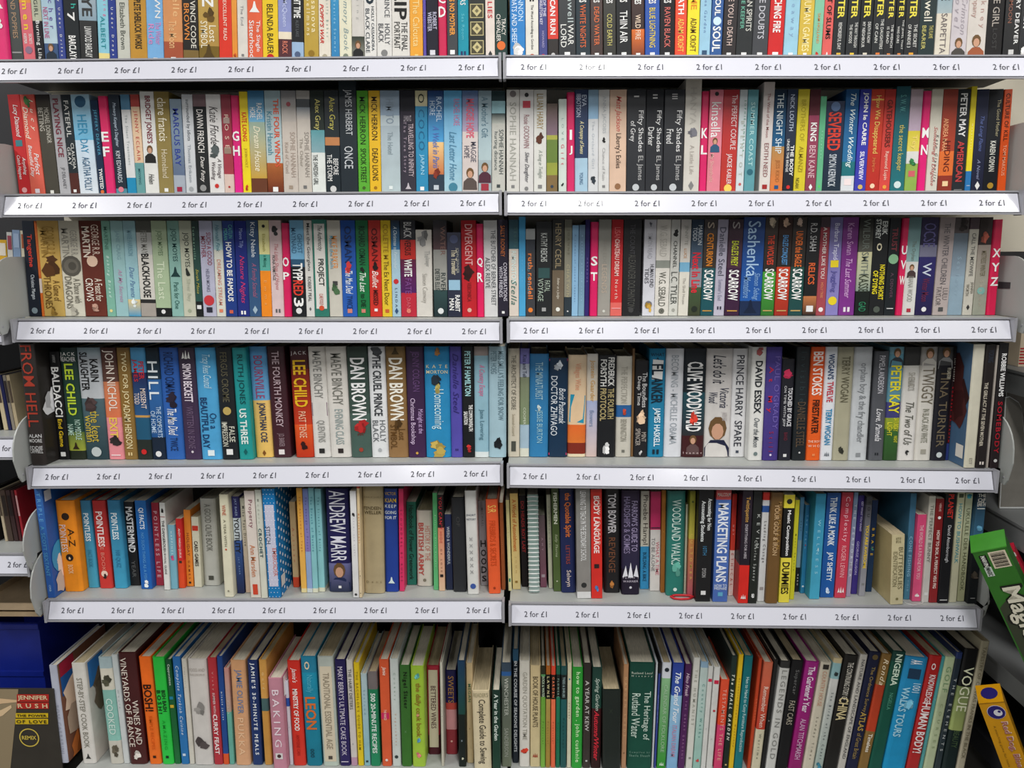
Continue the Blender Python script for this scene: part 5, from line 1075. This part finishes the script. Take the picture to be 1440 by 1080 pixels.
def cands(q):
    l_, r_ = q['nb']; wh = f"{ROWN[q['row']]}, {q['bay']} bay"
    lt = f" with {q['ln']} lettering" if q['ln'] and q['ln'] != q['cn'] else ''
    b1 = f"{q['sz']}{q['cn']} {q['what']}{lt}"; b2 = f"{q['cn']} {q['what']}{lt}"; b3 = f"{q['sz']}{q['cn']} {q['what']}"
    out = []
    if l_ and r_:
        nn = f"between {l_} and {r_} ones" if l_ != r_ else f"between two {l_} ones"
        out += [f"{b1} {nn}, {wh}", f"{b2} {nn}, {wh}", f"{b3} {nn}, {wh}"]
    k = q['ord']; e = 'left'
    if q['n']-1-k < k: k = q['n']-1-k; e = 'right'
    fin = f"{ORD[min(k, 29)]} from {e} end of {wh}"
    out += [f"{b2}, {fin}", f"{q['cn']} {q['what']}, {fin}"]
    return [c for c in out if len(c.split()) <= 16]
count = {}
for q in recs:
    if 'label' not in q:
        for c in cands(q): count[c] = count.get(c, 0)+1
for q in recs:
    if 'label' not in q:
        cs = cands(q); q['label'] = next((c for c in cs if count[c] == 1), cs[-1])
for q in recs:
    o = make_book(q)
    what = 'divider' if q['div'] else 'book'
    tag(o, q['label'], what, ('pink letter dividers' if q['div'] else f"{'hardbacks' if q['hard'] else 'paperbacks'} on the {ROWN[q['row']]}"))
# ---------------- the shelving to the left of the two bays ----------------
lb = empty('shelving_bay', (-1.4, YBACK, 0)); linv = Matrix.Translation((1.4, -YBACK, 0))
tag(lb, 'neighbouring shelving bay with disc cases at the left edge of the bookshelf wall', 'shelving')
n0 = set(C.objects)
LZ = {}
for k, (px, py) in {'c': (6, 481), 'a': (30, 643), 'b': (42, 806.7)}.items():
    P = at_y(px, py, YB); sh, zt = build_shelf(lb, -1.62, P.z, min(P.x, -1.0185), P.z, 3, -.0265)
    LZ[k] = P.z+zt
plate(lb, -1.0145, LZ['b'], fwd=.04, h=.095)
mk('back_panel', *box(-1.62, -1.04, YBACK-.008, YBACK, .06, 2.06), M_DARK, lb)
mk('base_shelf', *box(-1.62, -1.08, 1.60, YBACK, .12, .17), M_STEEL, lb)
post(lb, -1.62)
bpy.context.view_layer.update()
for o in C.objects:
    if o not in n0 and o.parent == lb: o.matrix_parent_inverse = linv
def slabthing(name, P0, right, down, back, w_, l_, d_, col, label, cat, group=None, mt=None):
    """a box given by its top left front corner and its three directions; returns the empty and the frame"""
    root = empty(name); right, down, back = (Vector(v).normalized() for v in (right, down, back))
    P0 = Vector(P0)
    v = [P0 + right*a*w_ + down*b*l_ + back*c_*d_ for a in (0, 1) for b in (0, 1) for c_ in (0, 1)]
    f = [(0, 2, 6, 4), (1, 5, 7, 3), (0, 4, 5, 1), (2, 3, 7, 6), (0, 1, 3, 2), (4, 6, 7, 5)]
    cc = lin(col)
    root.location = P0 + down*l_
    L0 = root.location.copy()
    o = mk('case', [tuple(p-L0) for p in v], f, mt or M_GLOSS, root, [[cc]*4]*6)
    tag(root, label, cat, group)
    return root, (lambda a, b, e=.0006: P0 + right*a + down*b - back*e - L0), right, down
def face_poly(root, fr, name, pts, col, e=.0006):
    V = [tuple(fr(a, b, e)) for a, b in pts]
    return mk(name, V, [tuple(range(len(V)))], M_INK, root, [[lin(col)]*len(V)])
def upright(name, px0, px1, pyt, pyb, zb, y, col, label, cat, group, lean=0, d=.12, parts=(), thick=None):
    A = at_y(px0, pyb, y); B = at_y(px1, pyb, y); T_ = at_y(px0, pyt, y)
    h = T_.z - zb; down = Vector((math.sin(lean), 0, -math.cos(lean)))
    right = Vector((math.cos(lean), 0, math.sin(lean)))
    P0 = Vector((A.x, y, zb+.0008+max(0, -(B.x-A.x)*math.sin(lean)))) - down*h
    root, fr, r, dn = slabthing(name, P0, right, down, (0, 1, 0), (B.x-A.x)-.0008, h, d, col, label, cat, group)
    for nm, pts, c in parts:
        w_ = B.x-A.x
        face_poly(root, fr, nm, [(a*w_, b*h) for a, b in pts], c)
    return root
FULL = [(.1, .02), (.9, .02), (.9, .98), (.1, .98)]
HALF = [(.12, .1), (.8, .1), (.8, .5), (.12, .5)]
CD = [(-9, -3, 'dark brown', '3a2e28', None), (-3, 2, 'black', '1c1a1c', None), (6, 12, 'cream', 'c8b898', '4a3c34'), (12.5, 17, 'navy', '1c2050', None), (18, 22.5, 'grey', '8c8478', '302828'), (23, 28, 'pale tan', 'b8a888', '504438')]
for i, (a, b, cn, c, c2) in enumerate(CD):
    upright('disc_case', a, b, 528, 606, LZ['a'], 1.60, c, f'{cn} disc case leaning on the upper left neighbouring shelf beside the tall comic', 'disc case', 'disc cases on the left neighbouring shelf', lean=.07, parts=([('spine_label', HALF, c2)] if c2 else []))
CD2 = [(-8, 0, 'black', '1e1a1c', None), (8, 12, 'cream', 'c4b498', '504438'), (13, 20, 'brown', '4c3c34', '2c2420'), (21, 27, 'dark brown', '3c2828', '241c1c'), (28, 32, 'maroon', '4c2024', None), (33, 36.5, 'red', 'a82430', 'd0a0a0')]
for i, (a, b, cn, c, c2) in enumerate(CD2):
    upright('disc_case', a, b, 690, 765, LZ['b'], 1.61, c, f'{cn} disc case on the lower left neighbouring shelf beside the blue hardback', 'disc case', 'disc cases on the left neighbouring shelf', lean=.06, parts=([('spine_label', HALF, c2)] if c2 else []))
LBK = [(-6, 6, 'yellow', 'e0b030', 'e8e0d0', 338), (6.5, 14, 'white', 'd0d0cc', '9c4858', 327), (14.5, 25, 'light blue', '88a0c0', 'a0b4d0', 324), (25.5, 34, 'cream', 'd8d0b8', 'a85838', 325)]
for a, b, cn, c, c2, t in LBK:
    upright('paperback_book', a+12, b+12, t, 470, LZ['c'], 1.62, c, f'{cn} paperback behind the rounded steel plate at the far left, third shelf', 'book', 'paperbacks on the left neighbouring shelf', lean=-.06, parts=[('spine_label', [(.15, .04), (.85, .04), (.85, .2), (.15, .2)], c2)])
# stacked flat sleeves, blue bin and record sleeve at the lower left
for i, (pa, pb, c, cn) in enumerate([(848, 858, 'c8b090', 'tan'), (860.5, 867, 'b8a080', 'pale brown')]):
    A = at_y(-40, pa, 1.60); B = at_y(58, pb, 1.60); z0 = B.z
    root = empty('cardboard_tray', ((A.x+B.x)/2, 1.60, z0)); tag(root, f"{'upper' if i == 0 else 'lower'} {cn} cardboard tray lying flat at lower left above the blue crate", 'tray', 'flat cardboard trays above the blue crate')
    w_ = min(B.x, -1.03)-A.x; h_ = A.z-B.z
    v, f = join([box(-w_/2, w_/2, 0, .003, 0, h_), box(-w_/2, w_/2, .003, .26, 0, .003), box(-w_/2, -w_/2+.003, .003, .26, .003, h_), box(w_/2-.003, w_/2, .003, .26, .003, h_)])
    mk('tray_body', v, f, M_MATT, root, [[lin(c)]*4]*len(f))
A = at_y(-70, 876, 1.66); B = at_y(79, 1090, 1.66)
root = empty('storage_crate', ((A.x+B.x)/2, 1.66, .172)); tag(root, 'deep blue plastic storage crate behind the record sleeve at lower left', 'crate')
w_ = B.x-A.x; h_ = A.z-.172
M_BLUE = mat('blue_plastic', col='16288c', rough=.35, mott=.08)
v, f = join([box(-w_/2, w_/2, 0, .006, 0, h_), box(-w_/2, w_/2, .24, .246, 0, h_), box(-w_/2, -w_/2+.006, .006, .24, 0, h_), box(w_/2-.006, w_/2, .006, .24, 0, h_), box(-w_/2, w_/2, .006, .24, 0, .006)])
mk('crate_body', v, f, M_BLUE, root)
mk('rim', *join([bevbox(-w_/2-.004, w_/2+.002, -.006, .004, h_-.014, h_+.001, .002)]), M_BLUE, root)
mk('rib', *join([box(-w_/2, w_/2, -.003, 0, h_*.52, h_*.52+.012)]), M_BLUE, root)
A = at_y(75, 969, 1.585); zb = A.z-.315
root, fr, rt, dn = slabthing('record_sleeve', (A.x-.315, 1.585, A.z), (1, 0, 0), (0.0, .0, -1), (0, 1, 0), .315, .315, .004, '38342e', 'grey record sleeve with red and yellow title blocks standing before the blue crate', 'record')
sx = lambda p, q: (at_y(p, q, 1.585).x - (A.x-.315), A.z - at_y(p, q, 1.585).z)
def quad(p0, q0, p1, q1): return [sx(p0, q0), sx(p1, q0), sx(p1, q1), sx(p0, q1)]
face_poly(root, fr, 'photo_print', [(0.0, .0), sx(26, 969), sx(14, 1090), sx(14, 1170)[:1]+(.314,), (0, .314)], '948468')
face_poly(root, fr, 'photo_print', [sx(-20, 980), sx(2, 982), sx(24, 984), sx(24, 987), sx(4, 989), sx(-20, 992)], 'd8b890', .0012)
face_poly(root, fr, 'photo_print', [sx(-20, 1004), sx(2, 998), sx(16, 991), sx(17, 995), sx(4, 1006), sx(-20, 1014)], 'dcc098', .0012)
for q0, q1, p0, p1, c, s, tc in ((976, 986.5, 24, 69, 'b42c24', 'JENNIFER', 'e0c8a0'), (987.5, 996.5, 24, 69, 'b42c24', 'R U S H', 'e0c8a0'), (1002.5, 1009, 22.5, 68, 'd8b820', 'THE POWER', '302814'), (1010.5, 1018, 22, 68, 'd8b820', 'OF LOVE', '302814')):
    face_poly(root, fr, 'title_block', quad(p0, q0, p1, q1), c, .001)
    a0 = sx(p0+2, q1-1.6); a1 = sx(p1-2, q0+1.6)
    flat_text('title_lettering', s, fr(a0[0], a0[1], .0016), (1, 0, 0), (0, 0, 1), a1[0]-a0[0], a0[1]-a1[1], tc, root, bold=True)
c0 = sx(41.5, 1037); rr = sx(55.5, 1037)[0]-c0[0]
n = 28; ring = [tuple(fr(c0[0]+r_*math.cos(2*math.pi*i/n), c0[1]+r_*math.sin(2*math.pi*i/n), .001)) for r_ in (rr, rr*.88) for i in range(n)]
mk('ring_print', ring, [(i, (i+1) % n, n+(i+1) % n, n+i) for i in range(n)], M_INK, root, [[lin('d0b850')]*4]*n)
flat_text('title_lettering', 'REMIX', fr(c0[0]-rr*.72, c0[1]+rr*.2, .0012), (1, 0, 0), (0, 0, 1), rr*1.44, rr*.42, 'd0b850', root, bold=True)

# ---------------- the shelving that runs towards us on the right ----------------
XW = 1.10
M_SIDE = mat('worn_grey_steel', col='7c7e7e', rough=.5, mott=.10, mscale=10)  # darker grey than the main shelves' steel, mottled at random
rb = empty('side_shelving', (XW+.2, 1.3, 0)); rinv = Matrix.Translation((-XW-.2, -1.3, 0))
tag(rb, 'grey side shelving running towards the viewer along the right edge', 'shelving')
n0 = set(C.objects)
def side_shelf(top, face):
    z = (at_x(*top, XW).z); zf = at_x(*face, XW).z
    s = mk('shelf', *box(XW+.002, XW+.42, .95, 1.94, z-.004, z), M_SIDE, rb)
    mk('front_rail', *join([box(XW-.004, XW+.002, .95, 1.94, zf, z+.001), box(XW-.006, XW-.002, .95, 1.94, z-.004, z+.002)]), M_SIDE, s)
    return z
SZ1 = side_shelf((1416, 728), (1416, 762)); SZ2 = side_shelf((1416, 941), (1416, 970)); SZ3 = side_shelf((1430, 522), (1430, 555))
mk('back_panel', *box(XW+.42, XW+.43, .95, 1.94, .1, 1.22), M_DARK, rb)
mk('back_panel', *box(XW+.42, XW+.43, .95, 1.94, 1.221, 2.05), M_PANEL, rb)
mk('back_panel', *box(1.02, XW+.42, 1.94, 1.95, 1.30, 2.05), M_PANEL, rb)
mk('back_panel', *box(1.02, XW+.42, 1.94, 1.95, .1, 1.299), M_DARK, rb)
mk('base_shelf', *box(XW+.02, XW+.42, .95, 1.94, .12, .17), M_DARK, rb)
bpy.context.view_layer.update()
for o in C.objects:
    if o not in n0 and o.parent == rb: o.matrix_parent_inverse = rinv
# upright grey display panels on the side shelf
def px_panel(name, pts, y, th, col, label, cat, group=None, zmin=None):
    P = [at_y(a, b, y) for a, b in pts]
    if zmin: P = [Vector((p.x, p.y, max(p.z, zmin))) for p in P]
    zb = min(p.z for p in P); x0 = min(p.x for p in P)
    root = empty(name, (x0, y, zb)); tag(root, label, cat, group)
    n = len(P); v = [(p.x-x0, 0, p.z-zb) for p in P] + [(p.x-x0, th, p.z-zb) for p in P]
    f = [tuple(range(n)), tuple(range(2*n-1, n-1, -1))] + [(i, (i+1) % n, n+(i+1) % n, n+i) for i in range(n)]
    mk('panel', v, f, M_MATT, root, [[lin(col)]*len(q) for q in f])
    # pale folded edge
    V, Fs = [], []
    cxm = sum(p.x for p in P)/n-x0; czm = sum(p.z for p in P)/n-zb
    for p in P:
        a, c_ = p.x-x0, p.z-zb; V += [(a, -.001, c_), (a+(cxm-a)*.05, -.0012, c_+(czm-c_)*.025)]
    Fs = [(2*i, 2*((i+1) % n), 2*((i+1) % n)+1, 2*i+1) for i in range(n)]
    mk('folded_edge', V, Fs, M_WIRE, root)
    return root
px_panel('display_panel', [(1404, 726), (1413.5, 558), (1419, 557), (1432, 565), (1436, 573), (1447, 668), (1452, 726)], 1.70, .004, '8c8880', 'grey display panel with pale edge standing on the right side shelf, nearer one', 'panel', 'display panels on the side shelf', zmin=SZ1+.001)
px_panel('display_panel', [(1408, 726), (1414, 548), (1440, 557), (1470, 566), (1490, 726)], 1.76, .004, '9c948c', 'grey display panel just behind the nearer one on the right side shelf', 'panel', 'display panels on the side shelf', zmin=SZ1+.001)
root = upright('striped_box', 1432, 1452, 446, 512, SZ3, 1.72, 'c8b8a0', 'tan and red striped box on the upper right side shelf', 'box', None, d=.1,
  parts=[('stripe', [(0.02, .62+.06*k), (.98, .62+.06*k), (.98, .65+.06*k), (.02, .65+.06*k)], 'a82c30') for k in range(6)])
# green game box
def leaning_box(name, tl, bl, wpx, y, zb, depth, col, label, cat, phi=32):
    A = at_y(*tl, y); B = at_y(*bl, y); down = (B-A).normalized(); phi = math.radians(phi)
    back = Vector((math.sin(phi), math.cos(phi), 0)); back = (back - down*back.dot(down)).normalized(); right = back.cross(down)
    if right.x < 0: right = -right
    if right.x < 0: right = -right
    W_ = (at_y(tl[0]+wpx, tl[1], y)-A).length
    L = (A.z-zb-.001)/(-down.z)
    root, fr, r, d_ = slabthing(name, A, right, down, back, W_, L, depth, col, label, cat)
    return root, fr, right, down, W_, L
root, fr, r_, d_, W_, L_ = leaning_box('game_box', (1367, 777), (1425, 900), 43, 1.43, SZ2, .058, '306e22', 'green game box with barcode and white outlined title leaning at the right edge', 'game box')
face_poly(root, fr, 'barcode_panel', [(W_*.42, .006), (W_*.93, .006), (W_*.93, .043), (W_*.42, .043)], 'd8ccb4')
bars = []
for k in range(12):
    t0 = .009+.0026*k; bars.append(([fr(W_*.47, t0, .001), fr(W_*.88, t0, .001), fr(W_*.88, t0+.0008+.0006*(k % 3), .001), fr(W_*.47, t0+.0008+.0006*(k % 3), .001)], [(0, 1, 2, 3)]))
v, f = join(bars); bc = mk('barcode', v, f, M_INK, root, [[lin('241c18')]*4]*len(f))
face_poly(root, fr, 'name_panel', [(W_*.13, .010), (W_*.34, .010), (W_*.34, .036), (W_*.13, .036)], '101010')
face_poly(root, fr, 'name_panel', [(W_*.13, .037), (W_*.34, .037), (W_*.34, .058), (W_*.13, .058)], 'c8d0c8')
flat_text('name_lettering', 'MARVIN', fr(W_*.17, .011, .0012), d_, r_, .024, W_*.13, 'e8e8e0', root, bold=True)
flat_text('name_lettering', 'MAGIC', fr(W_*.17, .038, .0012), d_, r_, .018, W_*.13, '303830', root, bold=True)
face_poly(root, fr, 'dark_print', [(W_*.05, .13), (W_*.6, .10), (W_*.98, .12), (W_*.98, L_-.01), (W_*.05, L_-.01)], '3a4030', .0005)
flat_text('title_outline', 'Magic', fr(W_*.12, .082, .0010), d_, r_, .125, W_*.84, '1c1c18', root, bold=True)
flat_text('title_lettering', 'Magic', fr(W_*.2, .086, .0016), d_, r_, .117, W_*.68, 'dcd8c4', root, bold=True)
mk('lid_flap', [tuple(p) for p in (fr(-.0015, -.0015, .001), fr(W_+.0015, -.0015, .001), fr(W_+.0015, -.0015, -.059), fr(-.0015, -.0015, -.059), fr(-.0015, .001, .001), fr(W_+.0015, .001, .001), fr(W_+.0015, .001, -.059), fr(-.0015, .001, -.059))], [(0, 1, 2, 3), (7, 6, 5, 4), (0, 4, 5, 1), (1, 5, 6, 2), (2, 6, 7, 3), (3, 7, 4, 0)], M_GLOSS, root, [[lin('44942f')]*4]*6)
# small red box behind it
root, fr, r_, d_, W_, L_ = leaning_box('game_box', (1412, 777), (1428, 808), 14, 1.56, SZ2, .03, 'b82038', 'small red box with white tab standing behind the green game box', 'game box')
face_poly(root, fr, 'white_tab', [(0.001, .004), (W_*.9, .004), (W_*.9, .014), (.001, .014)], 'e8dcd8')
flat_text('price_lettering', '£2', fr(W_*.2, .022, .001), d_, r_, .012, W_*.6, 'f0d0d4', root, bold=True)
# yellow game box
root, fr, r_, d_, W_, L_ = leaning_box('game_box', (1376, 989), (1410, 1080), 32, 1.45, .172, .055, 'd0940e', 'yellow game box with round purple badge and red lettering at lower right', 'game box', phi=26)
def disc(cx_, cy2, r, c, e, nm='badge'):
    P = [(cx_+r*math.cos(i*math.pi/10), cy2+r*math.sin(i*math.pi/10)) for i in range(20)]
    face_poly(root, fr, nm, P, c, e)
disc(W_*.56, .0235, W_*.36, 'd8d4e4', .0008); disc(W_*.56, .0235, W_*.34, '28206c', .0012); disc(W_*.62, .0245, W_*.17, 'd8d8e0', .0016, 'badge_emblem'); disc(W_*.68, .0215, W_*.06, '28206c', .002, 'badge_emblem')
flat_text('title_outline', 'Red Dog, Blue Dog', fr(W_*.52, .046, .0008), d_, r_, .150, W_*.34, 'f0e4c0', root, bold=True)
flat_text('title_lettering', 'Red Dog, Blue Dog', fr(W_*.53, .0465, .0014), d_, r_, .149, W_*.30, 'b07070', root, bold=True)
flat_text('tagline_lettering', 'A matching game for little players', fr(W_*.22, .055, .001), d_, r_, .13, W_*.12, '705010', root)
mk('lid_seam', [tuple(p) for p in (fr(0, .001, .0006), fr(W_, .001, .0006), fr(W_, .002, .0006), fr(0, .002, .0006))], [(0, 1, 2, 3)], M_INK, root, [[lin('7c5408')]*4])
tp = [fr(W_*(.5+.34*math.cos(i*math.pi/8)), -.0008, -.027-.018*math.sin(i*math.pi/8)) for i in range(16)]
mk('badge', [tuple(p) for p in tp], [tuple(range(16))], M_INK, root, [[lin('28206c')]*16])
# red ribbon marker and loose thread lying on the fifth shelf
def loose(name, pts, r, mt, label, cat):
    z0 = None
    P = []
    for px, py in pts:
        x = at_y(px, py, 1.56).x; P.append(at_z(px, py, shelf_z(5, x)+r+.0006))
    root = empty(name, tuple(P[0])); tag(root, label, cat)
    v, f = tube([p-P[0] for p in P], r, 5)
    mk(name+'_strand', v, f, mt, root, smooth=True)
M_RED = mat('red_ribbon', col='c01c28', rough=.5)
loose('bookmark_ribbon', [(943, 838.5), (948, 841.5), (958, 842.5), (968, 842), (975, 839.5), (970, 837.5), (960, 837), (950, 837), (945, 838)], .0026, M_RED, 'curled red ribbon bookmark lying on the fifth shelf before the teal book', 'bookmark')
loose('loose_thread', [(1267, 842), (1274, 848), (1284, 851), (1296, 849), (1303, 842), (1311, 838)], .0005, M_WIRE, 'thin pale loose thread lying at the foot of the cream boxed book', 'thread')
# slot in the steel plate at the right end of the third shelf
pl = [o for o in C.objects if o.name.startswith('end_plate') and o.parent == bays['R']]
for o in pl[1:2]:
    xs = min(v.co.x for v in o.data.vertices)
    a = at_x(1404, 396, xs-.0008); b = at_x(1421, 396, xs-.0008); c = at_x(1404, 405, xs-.0008)
    mk('slot', *box(xs-.0008, xs-.0002, min(a.y, b.y), max(a.y, b.y), c.z, a.z), mat('slot_shadow', col='3c3c3e'), o)
